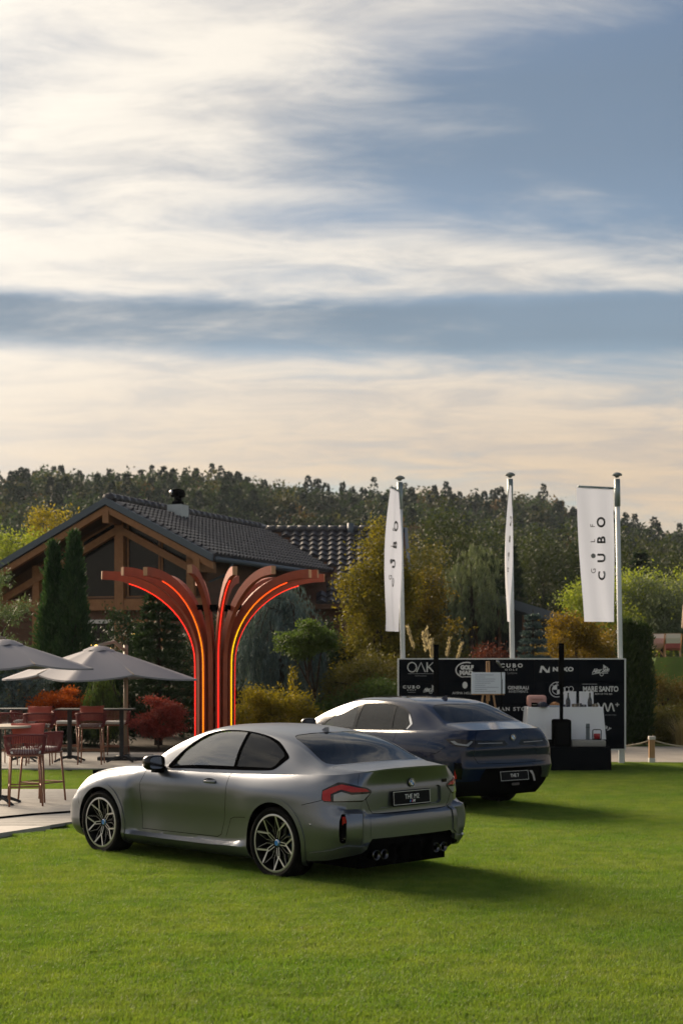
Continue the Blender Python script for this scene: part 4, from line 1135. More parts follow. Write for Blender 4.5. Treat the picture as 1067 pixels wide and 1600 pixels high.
def columnar(name, label, cat, base, h, rad, m, n_lf=6000, ln=.13, wd=.05, seed=1, group=None, z0=.05, pw=.55, up=1.0):
    """slim upright conifer"""
    r = np.random.default_rng(seed)
    root = empty(name, base); tag(root, label, cat, group)
    z = r.random(n_lf); a = r.uniform(0, 2*np.pi, n_lf)
    prof = np.minimum(1, (1 - z) ** pw * 1.15) * np.minimum(1, .55 + z * 3)
    lump = 1 + .22*np.sin(a*3 + z*13 + seed) + .20*np.sin(a*4 - z*31) + r.normal(0, .10, n_lf)
    k = (.45 + .55 * r.random(n_lf) ** .6) * prof * lump * rad
    P = np.stack([np.cos(a)*k, np.sin(a)*k, z0 + z*(h - z0)], 1) + r.normal(0, .04, (n_lf, 3))
    D = np.stack([np.cos(a)*.55, np.sin(a)*.55, np.full(n_lf, up)], 1)
    V, F = leaf_quads(P, ln, wd, r, D, .55)
    MB().tube([(0, 0, -.05), (0, 0, h*.5), (0, 0, h*.96)], [rad*.22, rad*.14, .01], 7).build('trunk', BARK, root, smooth=True)
    np_obj('crown', V, F, m, root)
    return root
def spruce(name, label, cat, base, h, rad, m, tiers=14, n_lf=6000, ln=.10, wd=.03, seed=1, group=None, droop=.25):
    r = np.random.default_rng(seed)
    root = empty(name, base); tag(root, label, cat, group)
    P, D = [], []
    br = []
    for i in range(tiers):
        u = i / tiers
        nb = int(7 + 4*(1 - u))
        for k in range(nb):
            a = 2*np.pi*k/nb + r.uniform(0, .8) + i
            L = rad * (1 - u) ** .85 * r.uniform(.75, 1.1) + .05
            zt = .10*h + u*.9*h
            br.append((a, L, zt))
    per = max(8, n_lf // len(br))
    mb = MB().tube([(0, 0, -.05), (0, 0, h*.5), (0, 0, h)], [rad*.09, rad*.06, .01], 7)
    for a, L, zt in br:
        s = r.random(per) ** .7
        sd = r.normal(0, .10, per) * L * (1 - s*.4)
        x = np.cos(a)*L*s - np.sin(a)*sd; y = np.sin(a)*L*s + np.cos(a)*sd
        z = zt + L*(.10*s - droop*s*s) + r.normal(0, .03, per)*L
        P.append(np.stack([x, y, z], 1)); D.append(np.tile([math.cos(a), math.sin(a), .15], (per, 1)))
        mb.tube([(0, 0, zt), (math.cos(a)*L*.9, math.sin(a)*L*.9, zt + L*(.09 - droop*.8))], [.012, .004], 4, caps=False)
    mb.build('trunk', BARK, root)
    V, F = leaf_quads(np.concatenate(P), ln, wd, r, np.concatenate(D), .8)
    V[:, 2] = np.maximum(V[:, 2], .01)
    np_obj('crown', V, F, m, root)
    return root
def weeping(name, label, cat, base, h, rad, m, n_str=130, seed=1, ln=.10, wd=.035, per=46, arch=.5, dirs=None, group=None, hang=1.0):
    """branches that arch out and hang down as curtains"""
    r = np.random.default_rng(seed)
    root = empty(name, base); tag(root, label, cat, group)
    P, D = [], []
    limbs = MB().tube([(0, 0, -.05), (.05, 0, h*.5), (0, 0, h*.92)], [rad*.09, rad*.07, .02], 7)
    for k in range(n_str):
        a = r.uniform(0, 2*np.pi); R_ = rad * r.uniform(.25, 1.0) ** .7
        z0 = h * r.uniform(.55, 1.0)
        drop = z0 * r.uniform(.35, .95) * hang
        t = np.linspace(0, 1, per)
        out = np.minimum(1, t*2.2) ** .7 * R_
        zz = z0 + arch*.3*np.sin(np.minimum(t*2.2, 1)*np.pi) - drop*np.maximum(0, t - .25)**1.1
        pts = np.stack([np.cos(a)*out, np.sin(a)*out, zz], 1) + r.normal(0, .03, (per, 3))
        P.append(pts); D.append(np.tile([0, 0, -1.0], (per, 1)))
        if k % 6 == 0: limbs.tube([tuple(p) for p in pts[: per // 2: 4]], .012, 4, caps=False)
    limbs.build('trunk', BARK, root)
    PP = np.concatenate(P); PP[:, 2] = np.maximum(PP[:, 2], .05)
    PP = np.concatenate([PP, PP + r.normal(0, .025, PP.shape)])
    V, F = leaf_quads(PP, ln * 1.3, wd * .55, r, np.tile([0, 0, -1.0], (len(PP), 1)), .40)
    np_obj('crown', V, F, m, root)
    return root

# ---- the far wood: thousands of trees on the hill that read as one mass
def forest():
    r = np.random.default_rng(11)
    Vs, Cs = [], []
    pts = []
    for yy in np.arange(122, 452, 5.6):
        half = yy * .30 + 14
        for xx in np.arange(-half, half, 5.6):
            pts.append((xx + r.uniform(-2.6, 2.6), yy + r.uniform(-2.4, 2.4)))
    tot = 0
    for x, y in pts:
        if y < 150 and x < 12 and r.random() < .5: continue
        con = r.random() < .22
        h = r.uniform(8, 13.5) * (1.15 if con else 1.0) * np.clip(y / 330, .5, 1.0)
        wdt = h * (r.uniform(.20, .27) if con else r.uniform(.30, .44))
        n = int(np.clip(115000 / y, 235, 480))
        g = hill_z(np.array(x), np.array(y))
        if con:
            z = r.random(n) ** .8; a = r.uniform(0, 6.283, n); k = wdt * (1 - z) ** .8 * (.55 + .45*r.random(n)) * (1 + .25*np.sin(z*40)) + .3
            P = np.stack([np.cos(a)*k, np.sin(a)*k, z*h*.95 + .05*h], 1)
            base = np.array([.010, .022, .017]) * r.uniform(.75, 1.5)
        else:
            nc = 16
            d = unit(nc, r); d[:, 2] = np.abs(d[:, 2])*1.1 - .25
            cc = d * np.array([wdt, wdt, h*.42]) * r.uniform(.55, 1.0, (nc, 1)) + np.array([0, 0, h*.58])
            P = cc[r.integers(0, nc, n)] + r.normal(size=(n, 3)) * h * .062
            f = r.random()
            base = np.array([.026, .045, .019]) * r.uniform(.55, 1.5) if f < .80 else (np.array([.066, .070, .022]) * r.uniform(.7, 1.2) if f < .96 else np.array([.085, .055, .020]))
        sz = (.72 if con else .82) * np.clip(y / 330, .55, 1.15)
        u = unit(n, r) * sz; v = np.cross(u, unit(n, r)); v *= (sz / (np.linalg.norm(v, axis=1, keepdims=True) + 1e-6)) * .8
        P = P + np.array([x, y, g])
        Vs.append(np.stack([P + u*.6, P - u*.4 + v*.5, P - u*.4 - v*.5], 1).reshape(-1, 3))
        Cs.append(np.tile(base, (n*3, 1)))
    V = np.concatenate(Vs); Cc = np.concatenate(Cs)
    F = np.arange(len(V)).reshape(-1, 3)
    o = np_obj('wooded_hillside', V, F, leaf_mat('forest_leaves', None, .25, .7, attr=True))
    ca = o.data.color_attributes.new('tint', 'FLOAT_COLOR', 'POINT')
    ca.data.foreach_set('color', np.concatenate([Cc, np.ones((len(Cc), 1))], 1).astype(np.float32).ravel())
    tag(o, 'dense mixed wood covering the hill behind the lodge', 'forest', kind='stuff')
    return len(F)
n_forest = forest()
# ------------------------------------------------------------------ garden plants, each a thing of its own
L_DARK = leaf_mat('dark_conifer_needles', [(0.012, 0.023, 0.012), (0.020, 0.041, 0.017), (0.032, 0.058, 0.023)], .15)
L_THUJA = leaf_mat('thuja_sprays', [(0.014, 0.038, 0.017), (0.029, 0.065, 0.026), (0.049, 0.090, 0.035)], .2)
L_PINE = leaf_mat('pale_pine_needles', [(0.043, 0.072, 0.036), (0.087, 0.131, 0.065), (0.160, 0.203, 0.109)], .25)
L_BLUE = leaf_mat('blue_needles', [(0.029, 0.049, 0.052), (0.065, 0.102, 0.109), (0.123, 0.174, 0.189)], .15)
L_YEL = leaf_mat('yellow_green_leaves', [(0.087, 0.080, 0.012), (0.174, 0.152, 0.017), (0.290, 0.225, 0.023)], .45)
L_OLIV = leaf_mat('olive_leaves', [(0.043, 0.046, 0.013), (0.080, 0.078, 0.020), (0.123, 0.109, 0.026)], .35)
L_GRN = leaf_mat('mid_green_leaves', [(0.032, 0.061, 0.017), (0.058, 0.096, 0.026), (0.094, 0.138, 0.038)], .35)
L_LIME = leaf_mat('lime_leaves', [(0.087, 0.131, 0.022), (0.160, 0.203, 0.032), (0.246, 0.275, 0.043)], .45)
L_ORG = leaf_mat('orange_leaves', [(.20, .045, .010), (.36, .085, .014), (.50, .14, .02)], .4)
L_RED = leaf_mat('dull_red_leaves', [(0.102, 0.023, 0.023), (0.203, 0.043, 0.038), (0.319, 0.072, 0.058)], .35)
L_BRN = leaf_mat('brown_green_leaves', [(0.065, 0.049, 0.014), (0.123, 0.090, 0.023), (0.189, 0.131, 0.032)], .35)
L_GREY = leaf_mat('grey_green_needles', [(0.058, 0.080, 0.043), (0.109, 0.138, 0.080), (0.174, 0.203, 0.123)], .25)
L_FIELD = leaf_mat('field_tree_leaves', [(.016, .028, .012), (.032, .046, .016), (.058, .070, .022)], .3)
def base(px, d, z=0.0): return ((px - 533.5) * d / FPX, d, z)
def hz(py, d): return CAM_H - (py - HOR) * d / FPX

columnar('columnar_conifer', 'slim dark green columnar conifer with the taller pointed tip, before the lodge gable', 'conifer', base(116, 38), hz(836, 38), .58, L_THUJA, 14000, .15, .04, 21, 'columnar conifers before the lodge', pw=.85)
columnar('columnar_conifer', 'slim dark green columnar conifer, the shorter of the pair before the lodge', 'conifer', base(84, 38.3), hz(852, 38.3), .56, L_THUJA, 13000, .15, .04, 22, 'columnar conifers before the lodge', pw=.85)
bushy('pine_tree', 'pale green soft pine growing at the corner of the lodge', 'pine', base(-4, 37), (0, 0, 2.3), (.62, .6, 1.7), L_PINE, 40, 6000, .14, .16, .03, 23)
spruce('dark_conifer', 'dark green conifer between the umbrella pole and the light sculpture', 'conifer', base(248, 37.5), hz(905, 37.5), 1.15, L_DARK, 16, 11000, .17, .045, 24)
bushy('dark_shrub', 'dark evergreen shrub behind the bar tables under the umbrella', 'shrub', base(160, 37), (0, 0, .95), (.85, .6, .95), L_DARK, 40, 5000, .16, .13, .05, 25)
bushy('dark_shrub', 'dark blue-green shrub beside the orange maple', 'shrub', base(22, 36.5), (0, 0, .9), (.75, .6, .95), L_BLUE, 40, 5000, .16, .12, .045, 26)
bushy('yellow_shrub', 'small bright yellow shrub behind the orange maple', 'shrub', base(58, 38.5), (0, 0, 1.25), (.28, .3, .55), L_YEL, 14, 1600, .10, .10, .05, 27)
bushy('orange_maple', 'low spreading maple with vivid orange leaves behind the bar stools', 'maple', base(87, 36), (0, 0, .98), (.62, .5, .36), L_ORG, 46, 6500, .10, .09, .035, 28, (.04, .015), hollow=.3, flat=.6)
weeping('weeping_conifer', 'small dark weeping conifer between the two low maples', 'conifer', base(160, 35.5), 1.55, .45, L_GRN, 70, 29, .10, .035, 34)
bushy('red_maple', 'low dark red laceleaf maple beside the umbrella pole', 'maple', base(247, 35), (0, 0, .72), (.58, .5, .40), L_RED, 46, 6500, .10, .09, .032, 30, (.035, .012), hollow=.3, flat=.6)
weeping('weeping_cedar', 'weeping blue cedar with hanging curtains right of the light sculpture', 'cedar', base(436, 38.5), hz(918, 38.5), 1.25, L_BLUE, 190, 31, .12, .035, 60)
bushy('tall_autumn_tree', 'tall yellow-green tree turning gold in front of the tiled wing', 'tree', base(588, 42), (0, 0, 3.2), (.98, .9, 1.85), leaf_mat('gold_green_leaves', [(0.051, 0.058, 0.014), (0.109, 0.102, 0.017), (0.217, 0.174, 0.020)], .45), 80, 15000, .20, .12, .06, 32, (.09, .04), lump=.3)
bushy('gold_shrub', 'tall shrub with gold tips behind the bare foot of the first flag', 'shrub', base(655, 43.5), (0, 0, 2.65), (.95, .8, 1.75), leaf_mat('olive_gold_leaves', [(0.043, 0.043, 0.012), (0.087, 0.072, 0.014), (0.203, 0.138, 0.017)], .4), 60, 9500, .19, .11, .06, 33)
bushy('umbrella_tree', 'small standard tree with a flat clipped green crown on a bare trunk', 'tree', base(483, 36.2), (0, 0, hz(1003, 36.2)), (.64, .55, .36), L_GRN, 40, 5500, .12, .10, .045, 34, (.03, .025), flat=.6, trunk_top=(0, 0, hz(1005, 36.2)))
bushy('golden_shrub', 'low wide golden-yellow shrub between the sculpture and the blue saloon', 'shrub', base(432, 35), (0, 0, .72), (1.0, .7, .62), L_YEL, 60, 9500, .13, .09, .04, 35, (.03, .012), hollow=.3)
columnar('golden_spire', 'thin golden spike rising from the low golden shrub', 'shrub', base(457, 35.3), hz(1044, 35.3), .10, L_YEL, 500, .09, .035, 36)
bushy('olive_bush', 'brownish olive bush below the tall autumn tree', 'bush', base(572, 38), (0, 0, 1.25), (.95, .7, 1.25), L_OLIV, 60, 9000, .16, .11, .045, 37)
bushy('olive_bush', 'dark green bush tucked behind the roof of the blue saloon', 'bush', base(520, 37), (0, 0, .62), (.75, .6, .62), L_GRN, 40, 5000, .14, .10, .045, 38)
bushy('olive_bush', 'mixed green bush beside the left end of the sponsor wall', 'bush', base(612, 36.2), (0, 0, .80), (.65, .6, .85), L_GRN, 40, 5500, .14, .10, .045, 39)
for k, (px, d, top, w_, m_, lab) in enumerate([
    (322, 41.5, 950, 1.0, L_DARK, 'dark evergreen bush behind the shaft of the light sculpture'),
    (385, 41.8, 975, 1.0, L_DARK, 'dark evergreen bush beneath the weeping cedar'),
    (500, 42.5, 985, 1.0, L_DARK, 'dark evergreen bush behind the little standard tree'),
    (200, 42.0, 960, 1.0, L_DARK, 'dark evergreen bush in the shade of the lodge door'),
    (700, 42.0, 1000, 1.0, L_OLIV, 'olive bush behind the pampas grass'),
    (880, 44.0, 990, 1.2, L_BRN, 'brownish bush behind the blue spruce'),
    (940, 41.5, 985, .9, L_BRN, 'rusty brown bush below the wide flag')]):
    h_ = hz(top, d)
    bushy('evergreen_bush', lab, 'bush', base(px, d), (0, 0, h_*.5), (w_, .7, h_*.52), m_, 50, 6500, .17, .13, .05, 50 + k)
bushy('red_shrub', 'dull red shrub showing above the sponsor wall', 'shrub', base(762, 37), (0, 0, 1.35), (.55, .5, 1.1), leaf_mat('rust_red_leaves', [(.05, .016, .012), (.10, .030, .022), (.15, .05, .035)], .3), 40, 5000, .14, .09, .04, 60)
spruce('blue_spruce', 'round blue spruce showing above the sponsor wall', 'spruce', base(832, 37.5), hz(952, 37.5), .78, L_BLUE, 15, 9000, .11, .035, 61, droop=.1)
bushy('ochre_tree', 'small ochre tree between the blue spruce and the wide flag', 'tree', base(900, 39), (0, 0, 2.15), (.72, .6, 1.0), leaf_mat('ochre_leaves', [(0.072, 0.051, 0.012), (0.145, 0.102, 0.014), (0.275, 0.181, 0.020)], .4), 50, 7000, .15, .10, .05, 62)
for k, px in enumerate((979, 992, 1005)):
    columnar('thuja_hedge', 'clipped dark thuja with yellowing tip, ' + ('next to the sponsor wall', 'in the middle of the short hedge', 'at the deck chair end of the short hedge')[k], 'hedge', base(px, 37.5 + .1*k), hz(974 + 3*k, 37.5), .20, leaf_mat('thuja_gold_%d' % k, [(0.012, 0.026, 0.009), (0.023, 0.043, 0.012), (0.043, 0.061, 0.014)], .2), 3800, .12, .045, 63 + k, 'thujas of the short hedge', pw=.25)
bushy('cushion_shrub', 'large rounded brown-green shrub beside the end of the sponsor wall', 'shrub', base(1030, 40), (0, 0, .62), (1.15, .9, 1.02), L_BRN, 80, 13000, .16, .09, .035, 70, hollow=.5, lump=.12)
bushy('cushion_shrub', 'darker low green shrub in front of the rounded brown shrub', 'shrub', base(1052, 38.3), (0, 0, .42), (.72, .6, .62), L_OLIV, 50, 7000, .13, .08, .035, 71, hollow=.5, lump=.12)
bushy('cushion_shrub', 'rounded brown shrub standing further along the path', 'shrub', base(1140, 40.5), (0, 0, .7), (1.1, .9, 1.05), L_BRN, 60, 8000, .16, .09, .035, 72, hollow=.5, lump=.12)
# ornamental grasses
def tall_grass(name, label, cat, b, h, n, spread, m, plumes=0, seed=1):
    r = np.random.default_rng(seed)
    root = empty(name, b); tag(root, label, cat)
    P, F = [], []
    for k in range(n):
        a, rr, L = r.uniform(0, 6.28), r.uniform(0, .25), h * r.uniform(.6, 1.0)
        dr = np.array([math.cos(a), math.sin(a), 0]); sd = np.array([-dr[1], dr[0], 0]) * .011
        o = len(P)
        for t in (0, .4, .75, 1):
            c = dr * (rr + spread * t**2 * r.uniform(.7, 1.0)) + np.array([0, 0, L * (t - .22*t**3)])
            w_ = (1 - t*.9)
            P += [c - sd*w_, c + sd*w_]
        F += [(o, o+1, o+3, o+2), (o+2, o+3, o+5, o+4), (o+4, o+5, o+7, o+6)]
    np_obj('blades', np.array(P), np.array(F), m, root)
    for k in range(plumes):
        a, q = r.uniform(0, 6.28), r.uniform(.1, spread)
        p0 = Vector((math.cos(a)*q*.3, math.sin(a)*q*.3, h*.5)); p1 = Vector((math.cos(a)*q, math.sin(a)*q, h*r.uniform(1.02, 1.22)))
        st = MB().tube([p0, p1], .006, 4).build('plume_stalk', BARK, root)
        C = np.array([p1 + (p0 - p1) * t for t in r.uniform(0, .30, 220)]) + r.normal(0, .014, (220, 3))
        V, F2 = leaf_quads(C, .07, .018, r, np.tile([0, 0, 1.0], (220, 1)), .5)
        np_obj('plume', V, F2, leaf_mat('plume_fluff', [(.30, .26, .20), (.45, .40, .32)], .4) if 'plume_fluff' not in bpy.data.materials else bpy.data.materials['plume_fluff'], st)
    return root
tall_grass('pampas_grass', 'clump of pampas grass with pale plumes behind the sponsor wall', 'pampas grass', base(682, 36.5), 2.35, 420, .75, L_GREY, 7, 80)
tall_grass('ornamental_grass', 'straw-coloured ornamental grass among the shrubs by the path', 'grass', base(1066, 36.8), 1.0, 160, .5, leaf_mat('straw_blades', [(.16, .13, .06), (.26, .21, .10)], .4), 0, 81)
# middle distance
for k, (px, d, top, w_, m_, lab) in enumerate([
    (925, 70, 905, 1.5, L_LIME, 'bright green young tree left of the wide flag pole'),
    (985, 74, 898, 2.0, L_LIME, 'bright green bushy tree right of the wide flag pole'),
    (1035, 72, 905, 1.7, L_GREY, 'grey-green soft tree above the deck chairs'),
    (1085, 76, 890, 2.0, L_LIME, 'bright green tree beyond the beige parasol'),
    (650, 78, 845, 2.2, L_OLIV, 'olive round tree behind the end of the tiled wing'),
    (700, 96, 822, 3.0, L_FIELD, 'broad green tree behind the weeping tree'),
    (740, 110, 836, 3.6, L_FIELD, 'broad green tree between the first and second flags'),
    (850, 104, 828, 3.4, L_FIELD, 'dense green tree between the second and wide flags'),
    (960, 112, 852, 3.4, L_FIELD, 'olive tree behind the wide flag pole'),
    (1045, 118, 846, 3.6, L_FIELD, 'tall olive tree at the foot of the hill'),
    (25, 74, 812, 1.6, L_LIME, 'yellow-green feathery tree behind the lodge eave'),
    (82, 82, 800, 1.5, L_YEL, 'yellow tree rising behind the lodge roof slope'),
    (-35, 80, 800, 2.4, L_GRN, 'green tree left behind the lodge eave')]):
    h_ = hz(top, d)
    bushy('garden_tree' if d < 90 else 'field_tree', lab, 'tree', base(px, d), (0, 0, h_*.56), (w_, w_*.8, h_*.46), m_, 90, 9000, .30 * w_/2 + .1, .22 * d/80, .11 * d/80, 90 + k, (.14, .06), 'trees beyond the garden', lump=.3)
for k, (px, d, top, w_, lab) in enumerate([(795, 100, 845, 2.0, 'dark pointed conifer behind the second flag pole'), (905, 108, 842, 2.2, 'dark pointed conifer behind the wide flag'),
                                          (672, 104, 838, 1.9, 'dark pointed conifer behind the first flag pole'), (760, 92, 862, 1.8, 'small dark conifer behind the weeping tree'), (1000, 106, 858, 2.2, 'dark conifer above the bright green trees')]):
    spruce('field_conifer', lab, 'conifer', base(px, d), hz(top, d), w_, L_DARK, 18, 9000, .36, .14, 120 + k, 'trees beyond the garden')
weeping('weeping_tree', 'grey-green weeping tree arching over the dark garage roof', 'tree', base(735, 57), hz(858, 57), 1.5, L_GREY, 75, 130, .20, .05, 46, .9, hang=.45)
# ------------------------------------------------------------------ the lodge
WOOD = mat('stained_timber', (.12, .050, .022), .6, noise=(7, .55, (.06, .027, .013)), bump=(30, .3, .01))
WOODL = mat('light_timber', (.32, .145, .055), .6, noise=(6, .5, (.18, .08, .03)), bump=(30, .3, .01))
TILE = mat('dark_roof_tile', (.060, .058, .066), .38, noise=(1.6, .5, (.038, .036, .042)), bump=(20, .15, .01))
FASC = mat('slate_blue_sheet', (.085, .110, .140), .5, .1)
HGLASS = mat('lodge_glass', (.008, .008, .009), .12, spec=.25)
PLAST = mat('white_render', (.62, .61, .58), .8, bump=(30, .2, .01))
LAMPY = mat('warm_lamp', (.9, .6, .2), .5, emit=(1.0, .58, .12), estr=1.4)
apex = Vector((-7.46, 50.0, 7.12))
rd = Vector((.353, .9356, 0)).normalized()        # along the ridge, away from the camera
gd = Vector((.9356, -.353, 0)).normalized()       # along the gable, to the right
pitch = math.tan(R(26.6))
house = empty('lodge', (apex.x, apex.y, 0), 0)
tag(house, 'timber lodge with glazed gable and dark tiled roof behind the garden', 'building')
HO = Vector((apex.x, apex.y, 0))
def hp(u, v, z): return tuple(gd * u + rd * v + Vector((0, 0, z)))      # house space: u right along gable, v back, z up
MH = frame_m((0, 0, 0), gd, rd, (0, 0, 1))
RZ, WR, WL, RL = 7.12, 3.75, 6.0, 12.6
def roof_z(u): return RZ - abs(u) * pitch
over = 1.1                                                              # the gable wall stands back under the roof
# walls
def hbox(mb, u0, u1, v0, v1, z0, z1): return mb.box(u0, u1, v0, v1, z0, z1, MH)
MB().add([hp(-5.2, over, 0), hp(3.0, over, 0), hp(3.0, over, roof_z(3.0) - .3), hp(0, over, RZ - .3), hp(-5.2, over, roof_z(5.2) - .3),
          hp(-5.2, RL, 0), hp(3.0, RL, 0), hp(3.0, RL, roof_z(3.0) - .3), hp(0, RL, RZ - .3), hp(-5.2, RL, roof_z(5.2) - .3)],
         [(0, 1, 2, 3, 4), (5, 9, 8, 7, 6), (0, 5, 6, 1), (1, 6, 7, 2), (4, 9, 5, 0)]).build('wall', WOOD, house)
# wall boards: horizontal logs
for k in range(14):
    z = .15 + k * .24
    hbox(MB(), -5.2, 3.0, over - .05, over + .01, z + .01, z + .225).build('wall_board', WOOD, house)
# glazed gable: panes between posts
zb = 4.05
def pane(u0, u1, bottom=zb, gap=.5):
    zt0, zt1 = roof_z(u0) - gap, roof_z(u1) - gap
    pts = [(u0, bottom), (u1, bottom), (u1, zt1), (u0, zt0)]
    w_ = MB().add([hp(u, over - .10, z) for u, z in pts], [(0, 1, 2, 3)]).build('gable_window', HGLASS, house)
    fr = MB()
    for (a, b), (c, d) in zip(pts, pts[1:] + pts[:1]): fr.tube([hp(a, over - .12, b), hp(c, over - .12, d)], .04, 4)
    fr.build('window_frame', WOODL, w_)
for a, b in ((-3.0, -1.55), (-1.45, -.18), (.22, 1.35), (1.45, 2.35)): pane(a, b)
for a, b in ((-2.9, -1.5), (-1.4, -.15), (.25, 1.4)):                    # lower storey openings
    w_ = MB().add([hp(a, over - .08, 1.0), hp(b, over - .08, 1.0), hp(b, over - .08, 3.2), hp(a, over - .08, 3.2)], [(0, 1, 2, 3)]).build('window', HGLASS, house)
    hbox(MB(), a - .08, b + .08, over - .14, over - .06, 3.2, 3.32).build('window_head', WOODL if a > -1 else PLAST, w_)
    hbox(MB(), a - .08, a, over - .14, over - .06, 1.0, 3.2).build('window_frame', WOODL, w_)
    hbox(MB(), b, b + .08, over - .14, over - .06, 1.0, 3.2).build('window_frame', WOODL, w_)
for u, z in ((-1.05, 2.45), (-.55, 2.35), (.55, 2.80), (.95, 2.82), (1.25, 2.8)):
    hbox(MB(), u - .16, u + .16, over - .20, over - .16, z, z + .05).build('window_lamp', LAMPY, house)
# timber frame in front of the glass
hbox(MB(), -.16, .16, over - .34, over - .14, 0, RZ - .5).build('post', WOODL, house)
for u in (-5.0, -3.1, 2.55): hbox(MB(), u - .13, u + .13, over - .34, over - .14, 0, roof_z(u) - .45).build('post', WOODL, house)
hbox(MB(), -5.2, 3.0, over - .30, over - .12, 3.62, 3.98).build('tie_beam', WOODL, house)
hbox(MB(), -5.2, 3.0, over - .28, over - .12, 4.0, 4.05).build('tie_beam', WOOD, house)
for sgn, wd in ((1, WR), (-1, WL)):                                      # inner raking beams
    MB().add([hp(sgn*.1, over - .36, RZ - 1.05), hp(sgn*(wd - .9), over - .36, roof_z(wd - .9) - 1.05), hp(sgn*(wd - .9), over - .36, roof_z(wd - .9) - .80), hp(sgn*.1, over - .36, RZ - .80),
              hp(sgn*.1, over - .16, RZ - 1.05), hp(sgn*(wd - .9), over - .16, roof_z(wd - .9) - 1.05), hp(sgn*(wd - .9), over - .16, roof_z(wd - .9) - .80), hp(sgn*.1, over - .16, RZ - .80)],
             [(0, 1, 2, 3), (4, 7, 6, 5), (0, 4, 5, 1), (3, 2, 6, 7)]).build('raking_beam', WOODL, house)
# roof slabs, barge boards, rafters ends
def slope_quad(u0, u1, v0, v1, dz, th):
    a = [hp(u0, v0, roof_z(u0) + dz), hp(u1, v0, roof_z(u1) + dz), hp(u1, v1, roof_z(u1) + dz), hp(u0, v1, roof_z(u0) + dz)]
    b = [(x, y, z - th) for x, y, z in a]
    return a + b, [(0, 1, 2, 3), (7, 6, 5, 4), (0, 4, 5, 1), (1, 5, 6, 2), (2, 6, 7, 3), (3, 7, 4, 0)]
mainroof = MB().add(*slope_quad(0, WR, -.02, RL, -.03, .16)).add(*slope_quad(-WL, 0, -.02, RL, -.03, .16)).build('roof', WOOD, house)
for u0, u1 in ((0, WR), (-WL, 0)):
    MB().add(*slope_quad(u0, u1, -.16, -.03, .06, .22)).build('barge_board', FASC, house)
    MB().add(*slope_quad(u0, u1, -.08, .10, -.20, .22)).build('barge_beam', WOODL, house)
for u in (-4.4, 0, 3.2): hbox(MB(), u - .11, u + .11, -.12, over, roof_z(u) - .75, roof_z(u) - .36).build('purlin', WOODL, house)
# roof tiles: interlocking pantiles, one mesh shared by all
tv, tf = [], []
NW = 6
for j in range(2):
    for i in range(NW + 1):
        x = i / NW
        tv.append((x, j * 1.06, .30 * math.sin(x * math.pi) ** 2 + (.26 if j == 0 else .0)))
for i in range(NW): tf.append((i, i + 1, NW + 2 + i, NW + 1 + i))
for i in range(NW): tf.append((i + 1, i, 2*(NW+1) + i, 2*(NW+1) + i + 1))
tv += [(i / NW, 0.0, -.06) for i in range(NW + 1)]
tile_me = bpy.data.meshes.new('roof_tile')
tile_me.from_pydata(tv, [], tf); tile_me.materials.append(TILE); tile_me.shade_smooth()
try: tile_me.set_sharp_from_angle(angle=R(50))
except Exception: pass
def tile_matrix(o, along, upv, nrm, w_, l_): 
    m = frame_m(o, along, upv, nrm)
    return m @ Matrix.Diagonal((w_, l_, .30, 1))
def tile_field(parent, origin, along, down_len, along_len, upv, nrm, tw, tl, budget, rest_name='tile_field'):
    """tiles row by row; the first `budget` (largest in view) are parts, the rest one joined part"""
    rows = int(down_len / tl); cols = int(along_len / tw)
    cells = [(i, j) for j in range(rows) for i in range(cols)]
    cells = [(i, j) for i, j in cells if keep_tile(origin + along * (i*tw) + upv * (j*tl))]
    cells.sort(key=lambda c: (origin + along * (c[0]*tw) + upv * (c[1]*tl)).y)
    rest = MB()
    for n, (i, j) in enumerate(cells):
        o = origin + along * (i * tw) + upv * (j * tl) + nrm * random.uniform(0, .008)
        M = tile_matrix(o, along, upv, nrm, tw * .985, tl)
        if n < budget:
            t_ = bpy.data.objects.new('roof_tile', tile_me); t_.parent = parent; t_.matrix_local = M; link(t_)
        else: rest.add(tv, tf, M)
    if rest.v:
        ro = rest.build(rest_name, TILE, parent, auto=50); ro['kind'] = 'stuff'
up_r = (-gd * 1 + Vector((0, 0, pitch))).normalized(); nr = gd.cross(up_r); nr = nr if nr.z > 0 else -nr
n_r = (gd * pitch + Vector((0, 0, 1))).normalized()
keep_tile = lambda p: True
org = Vector(hp(WR, 0, roof_z(WR))) + n_r * .0
tile_field(mainroof, org, rd, WR / math.cos(R(26.6)) - .05, RL - .1, up_r, n_r, .28, .30, 100)
MB().tube([hp(0, -.1, RZ + .06), hp(0, RL, RZ + .06)], .13, 8).build('ridge_cap', TILE, mainroof, smooth=True)
for k in range(26): 
    MB().tube([hp(0, .1 + k*.47, RZ + .10), hp(0, .38 + k*.47, RZ + .085)], .15, 8).build('ridge_tile', TILE, mainroof, smooth=True)
MB().tube([hp(WR + .08, 0, roof_z(WR) - .10), hp(WR + .08, 7.5, roof_z(WR) - .10)], .085, 8).build('gutter', FASC, mainroof, smooth=True)
MB().tube([hp(WR + .08, 1.2, roof_z(WR) - .14), hp(WR - .1, 1.2, roof_z(WR) - .5), hp(2.95, 1.25, roof_z(WR) - .75), hp(2.95, 1.25, .3)], .05, 8).build('downpipe', FASC, mainroof, smooth=True)
